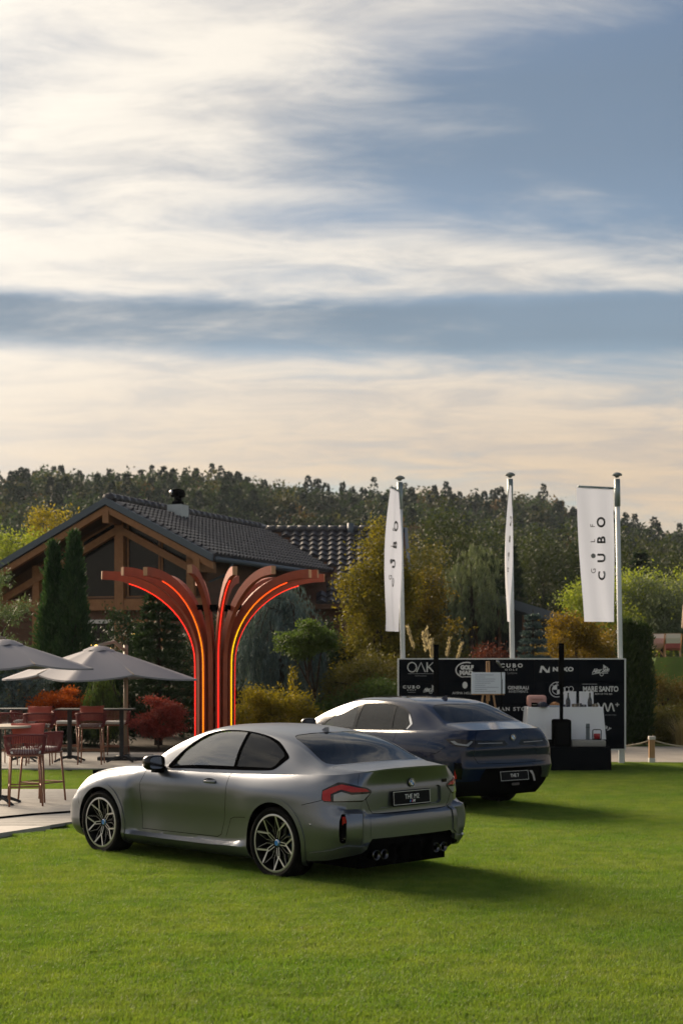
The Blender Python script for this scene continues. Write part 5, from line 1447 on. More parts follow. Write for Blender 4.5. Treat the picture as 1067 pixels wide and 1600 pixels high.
# chimney with a metal cowl
cu, cv = .55, 3.9
ch = hbox(MB(), cu - .26, cu + .26, cv - .30, cv + .30, roof_z(cu) - .4, RZ + .16).build('chimney', mat('chimney_sheet', (.45, .50, .52), .5, .2), mainroof)
c0 = Vector(hp(cu, cv, RZ + .16))
MB().lathe([(.02, .0), (.20, .0), (.20, .10), (.13, .16), (.13, .26), (.24, .28), (.26, .40), (.20, .52), (.02, .56)], 16, Matrix.Translation(c0)).build('cowl', BLK, ch, auto=40)
MB().lathe([(.001, -.09), (.06, -.06), (.09, 0), (.06, .06), (.001, .09)], 12, Matrix.Translation(c0 + Vector((-.2, -.1, .42)))).build('cowl_ball', CHR, ch, smooth=True)
# side wing with its ridge across
wx0, wx1, wy, wz = -3.2, 2.45, 61.2, 7.0                       # world: ridge of the wing
wing = empty('lodge_wing', (0, 0, 0)); tag(wing, 'tiled side wing of the lodge with a straight ridge and blue-grey gable edge', 'building')
wp = math.tan(R(30)); wl = 5.2
def wslope(x0, x1, yb, th):
    a = [(x0, wy - yb, wz - yb * wp), (x1, wy - yb, wz - yb * wp), (x1, wy, wz), (x0, wy, wz), (x1, wy + yb, wz - yb*wp), (x0, wy + yb, wz - yb*wp)]
    return a + [(x, y, z - th) for x, y, z in a], [(0, 1, 2, 3), (3, 2, 4, 5), (6, 9, 8, 7), (9, 11, 10, 8), (0, 6, 7, 1), (1, 7, 8, 2), (2, 8, 10, 4)]
wroof = MB().add(*wslope(-4.6, wx1, wl, .18)).build('roof', WOOD, wing)
MB().box(-4.4, wx1 - .5, wy - 4.6, wy + 4.6, 0, wz - 4.6 * wp - .25).build('wall', WOOD, wing)
MB().add([(wx1 - .5, wy - 4.6, 0), (wx1 - .5, wy + 4.6, 0), (wx1 - .5, wy + 4.6, wz - 4.6*wp - .2), (wx1 - .5, wy, wz - .2), (wx1 - .5, wy - 4.6, wz - 4.6*wp - .2)], [(0, 1, 2, 3, 4)]).build('gable_wall', WOOD, wing)
for sg in (-1, 1):
    MB().add([(wx1, wy, wz + .16), (wx1, wy + sg*wl, wz - wl*wp + .16), (wx1, wy + sg*wl, wz - wl*wp - .18), (wx1, wy, wz - .18), (wx1 + .12, wy, wz + .16), (wx1 + .12, wy + sg*wl, wz - wl*wp + .16), (wx1 + .12, wy + sg*wl, wz - wl*wp - .18), (wx1 + .12, wy, wz - .18)],
             [(0, 1, 2, 3), (4, 7, 6, 5), (0, 4, 5, 1), (3, 2, 6, 7)]).build('barge_board', FASC, wing)
up_w = Vector((0, 1, wp)).normalized(); n_w = Vector((0, -wp, 1)).normalized()
def keep_tile(p):                                              # the main slope covers the wing left of the valley
    q = p - HO
    u, v = q.dot(gd), q.dot(rd)
    return not (u < WR + .1 and v < RL and p.z < roof_z(max(u, 0)) - .02)
tile_field(wroof, Vector((-4.5, wy - wl, wz - wl*wp)), Vector((1, 0, 0)), wl / math.cos(R(30)) - .02, wx1 + 4.5, up_w, n_w, .36, .42, 199)
MB().tube([(-3.6, wy, wz + .05), (wx1, wy, wz + .05)], .12, 8).build('ridge_cap', TILE, wroof, smooth=True)
k = -3.3
while k < wx1 - .2:
    MB().tube([(k, wy, wz + .10), (k + .34, wy, wz + .085)], .14, 8).build('ridge_tile', TILE, wroof, smooth=True); k += .40
MB().lathe([(.02, .3), (.12, .3), (.12, 0), (.08, -.3)], 12, Matrix.Translation((.35, wy - .25, wz))).build('vent_pipe', FASC, wroof, smooth=True)

# low dark garage behind the sponsor wall
gar = empty('garage', (0, 0, 0)); tag(gar, 'low dark garage with a sloping blue-grey roof behind the flags', 'building')
ga, gb = Vector(at(688, 903, 60)), Vector(at(905, 968, 54))
gdn = Vector((.35, -1, 0)).normalized()
def gq(a, b, th, wdt):
    p = [a, b, b - gdn*wdt + Vector((0, 0, -.1)), a - gdn*wdt + Vector((0, 0, -.1))]
    return [tuple(q) for q in p] + [tuple(q - Vector((0, 0, th))) for q in p], [(0, 1, 2, 3), (7, 6, 5, 4), (0, 4, 5, 1), (1, 5, 6, 2), (2, 6, 7, 3), (3, 7, 4, 0)]
MB().add(*gq(ga, gb, .34, 7)).build('roof', FASC, gar)
g2 = MB()
a2, b2 = ga - gdn*.6 - Vector((0, 0, .35)), gb - gdn*.6 - Vector((0, 0, .35))
a2 = a2.lerp(b2, .04); b2 = a2.lerp(b2, .95)
g2.add([tuple(a2), tuple(b2), (b2.x, b2.y, 0), (a2.x, a2.y, 0)], [(0, 3, 2, 1)])
g2.build('wall', mat('dark_green_board', (.012, .018, .018), .7), gar)
g3 = MB()
for k in range(5):
    p = a2.lerp(b2, .12 + .19*k) + gdn*.06
    g3 = MB().box(-.05, .05, -.04, .04, 0, 1.0, Matrix.Translation((p.x, p.y, 0)) @ Matrix.Diagonal((1, 1, p.z, 1))).build('post', WOOD, gar)
# ------------------------------------------------------------------ light sculpture: a ring of curved timber fins with lit edges
CED = mat('red_cedar', (.36, .070, .030), .55, noise=(5, .5, (.22, .042, .02)), bump=(26, .25, .01))
CEDL = mat('cedar_end_grain', (.50, .27, .15), .6, noise=(9, .4, (.36, .18, .09)))
def led_mat(name, low, high):
    m = bpy.data.materials.new(name); m.use_nodes = True
    t = NT(m.node_tree); b = t.n['Principled BSDF']
    z = t.new('ShaderNodeSeparateXYZ'); t.l.new(t.new('ShaderNodeTexCoord').outputs['Object'], z.inputs[0])
    c = t.mix(t.step(z.outputs[2], 2.3, 3.5), low, high)
    t.l.new(c, b.inputs['Emission Color']); t.l.new(c, b.inputs['Base Color']); b.inputs['Emission Strength'].default_value = .55
    return m
LEDS = [led_mat('led_red', (1.0, .018, .012), (1.0, .03, .012)), led_mat('led_orange', (1.0, .035, .012), (1.0, .42, .01)), led_mat('led_amber', (1.0, .24, .005), (1.0, .06, .01)), led_mat('led_yellow', (.90, .52, .005), (1.0, .08, .01))]
SC_D = 32.0
sc0 = Vector(((336 - 533.5) * SC_D / FPX, SC_D, 0))
sculpt = empty('light_sculpture', sc0)
tag(sculpt, 'tall flaring sculpture of curved cedar fins edged with red and yellow light strips', 'sculpture')
def fin_profile(rmax, ztop):
    """outer (lower) edge of a fin: straight shaft, then a sweep outwards"""
    pts = [(.40, 0.0), (.40, .8), (.40, 1.6), (.405, 2.0)]
    for k in range(1, 17):
        a = math.pi/2 * k / 16
        pts.append((.405 + (rmax - .405) * (1 - math.cos(a)) ** .98, 2.0 + (ztop - 2.0) * math.sin(a) ** 1.03))
    return pts
NF = 16
for k in range(NF):
    az = 2*math.pi * (k + .5) / NF + .05
    er, et = Vector((math.cos(az), math.sin(az), 0)), Vector((-math.sin(az), math.cos(az), 0))
    rm, zt = (2.28, 3.66) if k % 2 == 0 else (2.12, 3.70)
    pr = fin_profile(rm, zt)
    th = .048
    V, F = [], []
    for i, (r_, z_) in enumerate(pr):
        a = pr[max(i-1, 0)]; b = pr[min(i+1, len(pr)-1)]
        tn = Vector((b[0]-a[0], b[1]-a[1])).normalized(); nn = Vector((-tn.y, tn.x))      # towards the axis / up
        dp = .15 + .02 * min(1, i / 12)
        q = (r_ + nn.x*dp, z_ + nn.y*dp)
        for sgn in (-1, 1):
            V.append(tuple(er*r_ + et*th*sgn + Vector((0, 0, z_)))); V.append(tuple(er*q[0] + et*th*sgn + Vector((0, 0, q[1]))))
    n = len(pr)
    for i in range(n - 1):
        o = 4*i
        F += [(o, o+4, o+5, o+1), (o+2, o+3, o+7, o+6), (o, o+2, o+6, o+4), (o+1, o+5, o+7, o+3)]
    F += [(0, 1, 3, 2), (4*n-4, 4*n-2, 4*n-1, 4*n-3)]
    fin = mesh_obj('fin', V, F, CED, sculpt)
    # pale end block
    e = pr[-1]
    MB().add([tuple(er*(e[0] + x) + et*y + Vector((0, 0, e[1] + z))) for x in (-.004, .012) for y, z in ((-th*.98, .004), (th*.98, .004), (th*.98, .165), (-th*.98, .165))], [(4, 5, 6, 7), (0, 3, 2, 1), (0, 1, 5, 4), (1, 2, 6, 5), (2, 3, 7, 6), (3, 0, 4, 7)]).build('fin_end', CEDL, fin)
    if k % 2: continue
    led = MB()
    sV = []
    for i, (r_, z_) in enumerate(pr[:-3]):
        a = pr[max(i-1, 0)]; b = pr[min(i+1, len(pr)-1)]
        tn = Vector((b[0]-a[0], b[1]-a[1])).normalized(); nn = Vector((tn.y, -tn.x))
        sV.append(er*(r_ + nn.x*.008) + Vector((0, 0, z_ + nn.y*.008)))
    led.tube(sV, .010, 6)
    led.build('light_strip', LEDS[(0, 1, 0, 3, 0, 2, 0, 3)[k // 2]], fin, smooth=True)
for z, r_ in ((3.05, .62), (1.0, .24)):
    MB().lathe([(r_, z), (r_ + .05, z), (r_ + .05, z + .10), (r_, z + .10)], 32, close=True).build('steel_ring', BLK, sculpt, auto=40)
MB().lathe([(.02, -.02), (.75, -.02), (.75, .06), (.02, .06)], 32).build('base_plate', BLK, sculpt, auto=40)

# ------------------------------------------------------------------ sponsor wall
BD = 30.6
PX = BD / FPX
def bx_(px): return (px - 533.5) * PX
def bz_(py): return CAM_H - (py - HOR) * PX
PANELM = mat('black_banner_print', (.005, .0065, .010), .6, spec=.03, bump=(3, .05, .02))
PRINT = mat('white_logo_print', (.62, .63, .63), .6)
PRINTG = mat('grey_logo_print', (.22, .23, .24), .6)
wall = empty('sponsor_wall', (bx_(799), BD, 0)); tag(wall, 'black sponsor wall of printed panels with white logos behind the blue saloon', 'sponsor wall')
X0 = bx_(799)
xs = [bx_(623 + 70.4*k) - X0 for k in range(6)]
zs = [bz_(1170 - 34.9*k) for k in range(5)]
for i in range(5):
    for j in range(4):
        MB().bbox(xs[i] + .004, xs[i+1] - .004, -.012, .012, zs[j] + .004, zs[j+1] - .004, .004).build('panel', PANELM, wall)
MB().box(xs[0], xs[-1], .014, .03, zs[0], zs[-1]).build('backing', DARK, wall)
ALF = mat('white_aluminium', (.62, .64, .66), .4, .3)
for x in (xs[0] - .012, xs[-1] + .012): MB().box(x - .014, x + .014, -.02, .05, zs[0] - .02, zs[-1] + .02).build('frame_side', ALF, wall)
for z in (zs[0] - .012, zs[-1] + .012): MB().box(xs[0], xs[-1], -.02, .05, z - .012, z + .012).build('frame_rail', ALF, wall)
for x in (xs[0] + .06, xs[-1] - .05):
    MB().box(x - .05, x + .05, .034, .10, 0, zs[0] + .3).build('leg', ALF, wall)
def WM(px, py, rz=0): return frame_m((bx_(px) - X0, -.0155, bz_(py)), (1, 0, 0), (0, 0, 1), (0, -1, 0)) @ Matrix.Rotation(rz, 4, 'Z')
def wtext(px, py, s, hpx, sx=1.0, space=1.0, m=PRINT, rz=0, shear=0, wgt=0.0, name='lettering'):
    text_obj(name, s, hpx * PX * 1.40, m, wall, WM(px, py, rz), .001, sx=sx, space=space, shear=shear, weight=wgt)
def wpoly(pts, name='logo_mark', m=PRINT):
    MB().add([(bx_(x) - X0, -.0165, bz_(y)) for x, y in pts], [tuple(range(len(pts)))]).build(name, m, wall)
def wline(pts, w_, name='logo_line', m=PRINT):
    V, F = [], []
    for i, p in enumerate(pts):
        a, b = Vector(pts[max(i-1, 0)]), Vector(pts[min(i+1, len(pts)-1)])
        d = (b - a).normalized(); n = Vector((-d.y, d.x)) * w_/2
        for q in (Vector(p) + n, Vector(p) - n): V.append((bx_(q.x) - X0, -.0165, bz_(q.y)))
    F = [(2*i, 2*i+1, 2*i+3, 2*i+2) for i in range(len(pts) - 1)]
    mesh_obj(name, V, F, m, wall)
def arc(cx, cy, rx, ry, a0, a1, n=20): return [(cx + rx*math.cos(R(a0 + (a1-a0)*k/n)), cy + ry*math.sin(R(a0 + (a1-a0)*k/n))) for k in range(n + 1)]
# OAK: ring, open A, K
wline(arc(643.5, 1042.5, 6.8, 7.4, 0, 360, 28), 1.5); wline([(650.5, 1050), (657.5, 1035), (664, 1050)], 1.7)
wline([(667, 1035), (667, 1050)], 2.0); wline([(676, 1035), (668, 1043)], 1.2); wline([(669.5, 1042), (677, 1050)], 2.0)
wline([(637, 1052.6), (677, 1052.6)], .8, m=PRINTG); wline([(648, 1056), (666, 1056)], .7, m=PRINTG)
# GOLF MAD with its swoosh
wline(arc(729, 1047, 17, 12, 110, 290, 24), 1.8); wtext(729, 1043.2, 'GOLF', 6.2, .95, .95, wgt=.008); wtext(728, 1051.5, 'MAD', 6.2, 1.1, 1.0, wgt=.008); wline([(719, 1057.5), (737, 1057.5)], 1.2)
wtext(798.5, 1040.2, 'C U B O', 6.0, 1.15, 1.0, wgt=.004); wtext(798, 1046.6, 'G O L F', 3.2, 1.3, 1.0); wtext(799, 1051.6, 'Ljubljana', 3.0, 1.1, shear=.3, m=PRINTG)
# NEXO with folded N
wpoly([(842, 1051), (844.5, 1040.5), (848, 1040.5), (854.5, 1048), (858, 1041), (858, 1051), (853, 1051), (846.5, 1044.5), (845.5, 1051)], m=PRINT)
wtext(879, 1046, 'NEXO', 6.2, 1.25, 1.12, wgt=.006)
def script_logo(cx, cy, s):
    wtext(cx, cy, 'Alter Side', 6.6*s, .85, .85, rz=R(6), shear=.5, wgt=.003)
    wpoly([(cx + 5*s, cy - 9*s), (cx + 11*s, cy - 5*s), (cx + 5*s, cy - 3*s)]); wline([(cx + 5*s, cy - 9*s), (cx + 5*s, cy)], .9)
    wline([(cx - 13*s, cy + 6*s), (cx - 3*s, cy + 4*s), (cx + 12*s, cy + 4*s)], 1.2*s); wline(arc(cx + 2*s, cy + 6*s, 2.6*s, 2.6*s, 0, 360, 12), .9)
script_logo(937, 1047.5, 1.0); script_logo(671, 1077, .75)
wtext(642.5, 1073.6, 'C U B O', 4.6, 1.15, wgt=.003); wtext(642.5, 1078.2, 'G O L F', 2.6, 1.2); wline([(637, 1081.8), (649, 1081.8)], .9, m=PRINTG)
wpoly(arc(726, 1070.5, 4, 5.4, 0, 360, 16)); wtext(722, 1083, 'AVIMA HILLS', 4.0, 1.0)
wtext(809, 1074.8, 'GENERALI', 5.2, 1.0, wgt=.002); wtext(809, 1080.8, 'INVESTMENTS', 3.6, .95)
# quartered roundel on the wall, then two loops
wline(arc(869.5, 1077.5, 11.6, 11.6, 0, 360, 32), 1.2); wline(arc(869.5, 1077.5, 7.2, 7.2, 0, 360, 28), 1.0)
wpoly([(869.5, 1077.5)] + arc(869.5, 1077.5, 6.8, 6.8, 180, 270, 8)); wpoly([(869.5, 1077.5)] + arc(869.5, 1077.5, 6.8, 6.8, 0, 90, 8))
for px, s in ((863.0, 'B'), (869.5, 'M'), (876.0, 'W')): wtext(px, 1068.2 if s == 'M' else 1071.0, s, 2.6, rz=R(-(px - 869.5) * 6))
wline(arc(885, 1077, 3, 4, 0, 360, 14), .9); wline(arc(891.5, 1076.5, 3.5, 4, -160, 160, 14), .9)
wtext(937.5, 1077, 'MARE SANTO', 8.2, .82, .95, wgt=.004); wline([(909, 1069), (932, 1069)], 1.1, m=PRINTG); wtext(942, 1084.4, 'BEER OF THE SEA', 2.4, 1.05)
wtext(796, 1108, 'HUMAN STORY', 5.6, 1.15, 1.3, wgt=.003)
wave = []
for k in range(0, 61): wave.append((928 + k*.52, 1105 + 6.0*math.cos(k/60*2*math.pi*3)))
wline(wave, 2.2); wline([(960.5, 1101), (966.5, 1101)], 1.3); wline([(963.5, 1098), (963.5, 1104)], 1.3); wtext(950, 1117.3, 'LIFE IN MOTION', 2.3, 1.0, m=PRINTG)
for k, c in enumerate('Callaway'):
    a = (k - 3.5) * 7.0
    wtext(934 + 42*math.sin(R(a)), 1175 - 41*math.cos(R(a)), c, 6.0, 1.0, rz=R(-a), shear=.2, wgt=.003)

# ------------------------------------------------------------------ flag poles with banners
POLE = mat('pole_paint', (.66, .70, .73), .45, .0)
FLAGM = mat('white_banner_cloth', (.74, .76, .83), .8)
t_ = NT(FLAGM.node_tree); tr_ = t_.new('ShaderNodeBsdfTranslucent'); tr_.inputs[0].default_value = (.52, .56, .68, 1)
mx_ = t_.new('ShaderNodeMixShader'); mx_.inputs[0].default_value = .35
t_.l.new(t_.n['Principled BSDF'].outputs[0], mx_.inputs[1]); t_.l.new(tr_.outputs[0], mx_.inputs[2]); t_.l.new(mx_.outputs[0], t_.n['Material Output'].inputs[0])
FLTX = mat('dark_flag_print', (.03, .032, .035), .7)
def flag(px_base, px_top, py_top, label, width, height, angle, sag, flip=False):
    """aluminium pole; banner hung from an arm at `angle` to the picture plane"""
    d = BD + .16
    b = Vector(((px_base - 533.5) * d / FPX, d, 0))
    top = Vector(((px_top - 533.5) * d / FPX, d, hz(py_top, d)))
    root = empty('flag_pole', b); tag(root, label, 'flag', 'flag poles at the sponsor wall')
    tv_ = top - b
    MB().tube([(0, 0, -.05), tuple(tv_ * .5), tuple(tv_ * .90)], [.052, .048, .046], 12).build('pole', POLE, root, smooth=True)
    MB().tube([tuple(tv_ * .895), tuple(tv_ * .99)], .058, 12).build('pole_sleeve', mat('pole_sleeve', (.25, .30, .31), .4, .4), root, smooth=True)
    MB().lathe([(.03, -.03), (.05, 0), (.10, .01), (.10, .035), (.07, .06), (.02, .075)], 16, Matrix.Translation(tv_)).build('pole_cap', mat('pole_cap', (.16, .18, .18), .5), root, auto=40)
    ax = tv_.normalized()
    dirv = Vector((-math.cos(angle), -math.sin(angle), 0))
    a0 = tv_ * .956 + dirv * .05
    a0.z = tv_.z - .24
    arm = MB().tube([tuple(a0 + dirv*.02), tuple(a0 + dirv * (width + .02) + Vector((0, 0, .02)))], .022, 8).build('banner_arm', mat('pole_sleeve', (.25, .30, .31), .4, .4), root, smooth=True)
    # cloth
    NU, NV = 14, 40
    V = []
    def cloth(u, v):
        r_ = np.sin(v*5.0 + u*3)*.02 + .012*np.sin(u*11 + v*3)
        wdt = width * (1 - sag * v * .35)
        p = a0 + dirv * (.05 + u * wdt) - ax * (v * height) * (1 + .0*u)
        side = Vector((-dirv.y, dirv.x, 0))
        p = p + side * (r_ * (1 + v*1.5) + sag * .13 * v ** .8 * u)
        return p
    for j in range(NV + 1):
        for i in range(NU + 1): V.append(tuple(cloth(i/NU, j/NV)))
    F = [(j*(NU+1) + i, j*(NU+1) + i + 1, (j+1)*(NU+1) + i + 1, (j+1)*(NU+1) + i) for j in range(NV) for i in range(NU)]
    cl = mesh_obj('banner', V, F, FLAGM, root, True)
    # lettering wraps on the cloth, reading upwards
    def lay(word, u_c, v0, dv, size, bold):
        for k, c in enumerate(word):
            v = v0 - k * dv
            p = cloth(u_c, v); pu = cloth(u_c + .02, v); pv = cloth(u_c, v + .01)
            eu = (pu - p).normalized(); ev = (p - pv).normalized()         # eu away from pole, ev up
            nrm = eu.cross(ev)
            if nrm.y > 0: nrm = -nrm
            xa = ev; za = nrm; ya = za.cross(xa)
            M = frame_m(p + nrm * .012, xa, ya, za)
            if c == 'o':
                MB().lathe([(.001, .003), (size*.36, .003), (size*.36, 0)], 16, M).build('flag_lettering', mat('grey_ball_print', (.25, .25, .26), .6), cl)
            else:
                text_obj('flag_lettering', c, size, FLTX, cl, M, .001, weight=bold, sx=1.1)
    lay('CUBO', .34, .655, .133, .235, .007)
    lay('GoLF', .60, .62, .112, .13, .0)
    for k in range(5):
        p = tv_ * (.86 - k*.10)
        MB().tube([tuple(p + dirv * (.055 + .02*math.cos(q)) + Vector((0, 0, .03*math.sin(q)))) for q in np.linspace(0, 6.0, 9)], .006, 4).build('banner_ring', POLE, root)
    return root
flag(971.5, 963.3, 744, 'flag pole with a white banner spread wide, at the hedge end of the sponsor wall', .74, 2.62, R(12), .25)
flag(802, 796.3, 744, 'flag pole with its white banner blown edge-on, behind the middle of the sponsor wall', .60, 2.62, R(84), -1.0)
flag(632, 624.3, 749, 'flag pole with its white banner curled and turned half away, beside the tiled wing', .56, 2.75, R(73), -1.3)

# ------------------------------------------------------------------ stage, table, speakers, easel
CLOTHB = mat('black_drape', (.005, .006, .008), .85, spec=.02, bump=(6, .3, .03))
CLOTHW = mat('white_tablecloth', (.80, .82, .88), .85)
def draped(name, parent, x0, x1, y0, y1, z0, z1, m, amp, seed, flare=0.0, step=.04):
    """cloth over a box: flat top, folded skirts"""
    r = np.random.default_rng(seed)
    per, top = [], []
    def run(a, b):
        n = max(2, int((Vector(b) - Vector(a)).length / step))
        return [Vector(a).lerp(Vector(b), k / n) for k in range(n)]
    ring = run((x0, y0), (x1, y0)) + run((x1, y0), (x1, y1)) + run((x1, y1), (x0, y1)) + run((x0, y1), (x0, y0))
    c = Vector(((x0 + x1)/2, (y0 + y1)/2)); n = len(ring)
    ph = np.cumsum(r.uniform(.35, 1.1, n))
    V, F = [], []
    NZ = 7
    for j in range(NZ + 1):
        t = j / NZ
        for k, p in enumerate(ring):
            o = (p - c).normalized() * (amp * math.sin(ph[k]) * t + flare * t)
            V.append((p.x + o.x, p.y + o.y, z1 - (z1 - z0) * t))
    for j in range(NZ):
        for k in range(n): F.append((j*n + k, j*n + (k+1) % n, (j+1)*n + (k+1) % n, (j+1)*n + k))
    F.append(tuple(range(n))[::-1])
    o = mesh_obj(name, V, F, m, parent, True); o.data.set_sharp_from_angle(angle=R(50))
    return o
sx0, sx1 = (800 - 533.5) * 28.7 / FPX, (954 - 533.5) * 28.7 / FPX
stage = draped('stage', None, sx0, sx1, 28.7, 30.3, .01, .45, CLOTHB, .012, 5)
tag(stage, 'low stage draped in black cloth before the sponsor wall', 'stage')
tbl = empty('table', ((880 - 533.5) * 29.7 / FPX, 29.75, .45)); tag(tbl, 'table under a long white cloth on the black stage', 'table')
hw = (937 - 822) * 29.5 / FPX / 2
MB().box(-hw, hw, -.32, .32, .66, .70).build('table_top', WOOD, tbl)
for x in (-hw + .08, hw - .08):
    for y in (-.26, .26): MB().box(x - .02, x + .02, y - .02, y + .02, 0, .66).build('leg', BLK, tbl)
TZ = .45 + .715
cl = draped('tablecloth', None, tbl.location.x - hw - .01, tbl.location.x + hw + .01, 29.42, 30.08, .56, TZ - .005, CLOTHW, .020, 6, .035, .05)
tag(cl, 'white tablecloth hanging in folds over the table on the stage', 'tablecloth')
def tx(px, d=29.6): return (px - 533.5) * d / FPX
bxp = MB().bbox(tx(824), tx(854), 29.62, 29.86, TZ, TZ + .215, .05).build('picnic_box', mat('pink_box', (.55, .30, .27), .5), None, auto=40); tag(bxp, 'rounded pink box on the white table', 'box')
MB().box(tx(830), tx(848), 29.60, 29.62, TZ + .14, TZ + .15).build('box_seam', mat('pink_box_seam', (.35, .17, .16), .5), bxp)
for px, lab in ((846, 'dark cap lying before the pink box'), (834, 'small dark case before the pink box')):
    if px > 840:
        o = MB().lathe([(.10, 0), (.10, .03), (.085, .07), (.05, .095), (.001, .10)], 18, Matrix.Translation((tx(px), 29.52, TZ))).build('cap', mat('navy_cap', (.02, .024, .045), .7), None, smooth=True)
        MB().box(-.06, .06, -.17, -.08, .0, .012, Matrix.Translation((tx(px), 29.52, TZ))).build('peak', mat('navy_cap', (.02, .024, .045), .7), o)
    else:
        o = MB().bbox(tx(px) - .06, tx(px) + .05, 29.49, 29.56, TZ, TZ + .08, .01).build('small_case', BLK, None)
        MB().box(tx(px) - .05, tx(px) + .04, 29.486, 29.49, TZ + .035, TZ + .045).build('case_seam', STEEL, o)
    tag(o, lab, 'cap' if px > 840 else 'case')
pl_ = empty('snack_tray', (tx(866), 29.55, TZ)); tag(pl_, 'tray of golden snacks beside the pink box', 'tray')
MB().lathe([(.001, .0), (.10, .0), (.125, .03), (.12, .032), (.10, .008), (.001, .008)], 22).build('dish', mat('blue_white_dish', (.45, .52, .62), .3), pl_, smooth=True)
for k in range(11):
    a = k * 2.4; q = .075 * math.sqrt(k / 11)
    MB().lathe([(.001, -.02), (.028, -.012), (.034, 0), (.026, .016), (.001, .022)], 10, Matrix.Translation((q*math.cos(a), q*math.sin(a), .03 + .045 * (1 - k/11)))).build('bread_roll', mat('golden_crust', (.42, .20, .07), .6), pl_, smooth=True)
for px, w_, lab, bl in ((890, .235, 'white card standing behind the bottle beside the speaker column', 'dark bottle before the card beside the speaker column'), (915.5, .27, 'wider white card standing at the end of the table', 'dark bottle at the end of the white table')):
    c_ = MB().bbox(tx(px, 29.8) - w_/2, tx(px, 29.8) + w_/2, 29.80, 29.815, TZ, TZ + .285, .004).build('display_card', mat('card_white', (.72, .73, .76), .6), None)
    MB().prism([(29.815, TZ), (29.90, TZ), (29.815, TZ + .2)], tx(px, 29.8) - .004, tx(px, 29.8) + .004, Matrix(((0, 1, 0, 0), (1, 0, 0, 0), (0, 0, 1, 0), (0, 0, 0, 1)))).build('card_strut', mat('card_white', (.72, .73, .76), .6), c_)
    tag(c_, lab, 'card', 'cards on the white table')
    bpx = px - 3 if px < 900 else px + 5.5
    bo = MB().lathe([(.001, 0), (.040, 0), (.043, .02), (.043, .11), (.034, .145), (.017, .185), (.014, .25), (.016, .252), (.016, .265), (.001, .265)], 18, Matrix.Translation((tx(bpx), 29.6, TZ))).build('wine_bottle', mat('bottle_glass', (.006, .010, .008), .1, coat=.5), None, smooth=True)
    MB().lathe([(.0445, .035), (.0445, .095)], 18, Matrix.Translation((tx(bpx), 29.6, TZ))).build('bottle_label', mat('bottle_label', (.05, .05, .055), .6), bo, smooth=True)
    tag(bo, bl, 'bottle', 'bottles on the white table')
for k, px in enumerate((882, 896, 903, 910, 928)):
    o = MB().bbox(tx(px) - .05, tx(px) + .05, 29.48, 29.56, TZ, TZ + .045 + .012*(k % 3), .008).build('gift_box', mat('gift_%d' % (k % 3), [(.02, .025, .05), (.12, .09, .06), (.03, .03, .035)][k % 3], .5), None)
    MB().box(tx(px) - .008, tx(px) + .008, 29.478, 29.562, TZ + .002, TZ + .049 + .012*(k % 3)).build('ribbon', mat('gift_ribbon', (.35, .33, .30), .5), o)
    tag(o, ['small navy gift box right beside the speaker column', 'small tan gift box between the two bottles', 'small black gift box in the row before the cards', 'small navy gift box between the cards', 'small tan gift box at the table end'][k], 'gift box', 'gift boxes on the white table')
def column_speaker(px, d, top_py, label, z0):
    x = (px - 533.5) * d / FPX
    root = empty('column_speaker', (x, d, z0)); tag(root, label, 'loudspeaker', 'column speakers beside the wall')
    H = hz(top_py, d) - z0
    b_ = MB().bbox(-.16, .16, -.2, .2, .0, .50, .035).build('bass_cabinet', BLK, root, auto=40)
    MB().box(-.12, .12, -.204, -.2, .05, .44).build('grille', mat('speaker_mesh', (.006, .006, .007), .8, spec=.02), b_)
    MB().bbox(-.03, .03, -.03, .03, .5, .5 + (H - .5)*.42, .006).build('spacer_pole', BLK, root, auto=40)
    c_ = MB().bbox(-.046, .046, -.05, .05, .5 + (H - .5)*.42, H, .012).build('speaker_column', BLK, root, auto=40)
    MB().box(-.036, .036, -.053, -.05, .5 + (H - .5)*.46, H - .03).build('grille', mat('speaker_mesh', (.014, .014, .015), .6), c_)
    return root
column_speaker(876.5, 29.0, 1005, 'black column loudspeaker with bass box on the stage before the white table', .452)
column_speaker(681, 29.0, 1007, 'black column loudspeaker standing behind the roof of the blue saloon', .0)
slab = MB().bbox(tx(891, 29), tx(944, 29), 28.85, 29.15, .452, .572, .02).build('foam_cushion', mat('grey_speckled_foam', (.30, .29, .27), .9, noise=(40, .5, (.16, .16, .15)), bump=(60, .6, .01)), None, auto=40); tag(slab, 'speckled grey slab lying on the black stage', 'slab')
gp_ = MB().bbox(tx(915, 29), tx(920.5, 29), 28.97, 29.03, .572, .872, .006).build('grey_box', mat('grey_tin', (.10, .12, .15), .5), None); tag(gp_, 'narrow upright grey box on the speckled slab', 'box')
MB().box(tx(915, 29) - .002, tx(920.5, 29) + .002, 28.968, 29.032, .80, .81).build('lid_seam', BLK, gp_)
lan = empty('lantern', (tx(932, 29), 29.0, .572)); tag(lan, 'small red lantern with black handle on the speckled slab', 'lantern')
MB().lathe([(.001, .02), (.06, .02), (.062, .10), (.055, .115), (.001, .115)], 18).build('body', mat('red_lantern', (.32, .02, .03), .35), lan, smooth=True)
MB().lathe([(.001, 0), (.075, 0), (.075, .02), (.001, .02)], 18).build('foot', BLK, lan)
MB().tube([(-.078, 0, 0), (-.078, 0, .17), (-.06, 0, .19), (.06, 0, .19), (.078, 0, .17), (.078, 0, 0)], .009, 6).build('handle', BLK, lan)
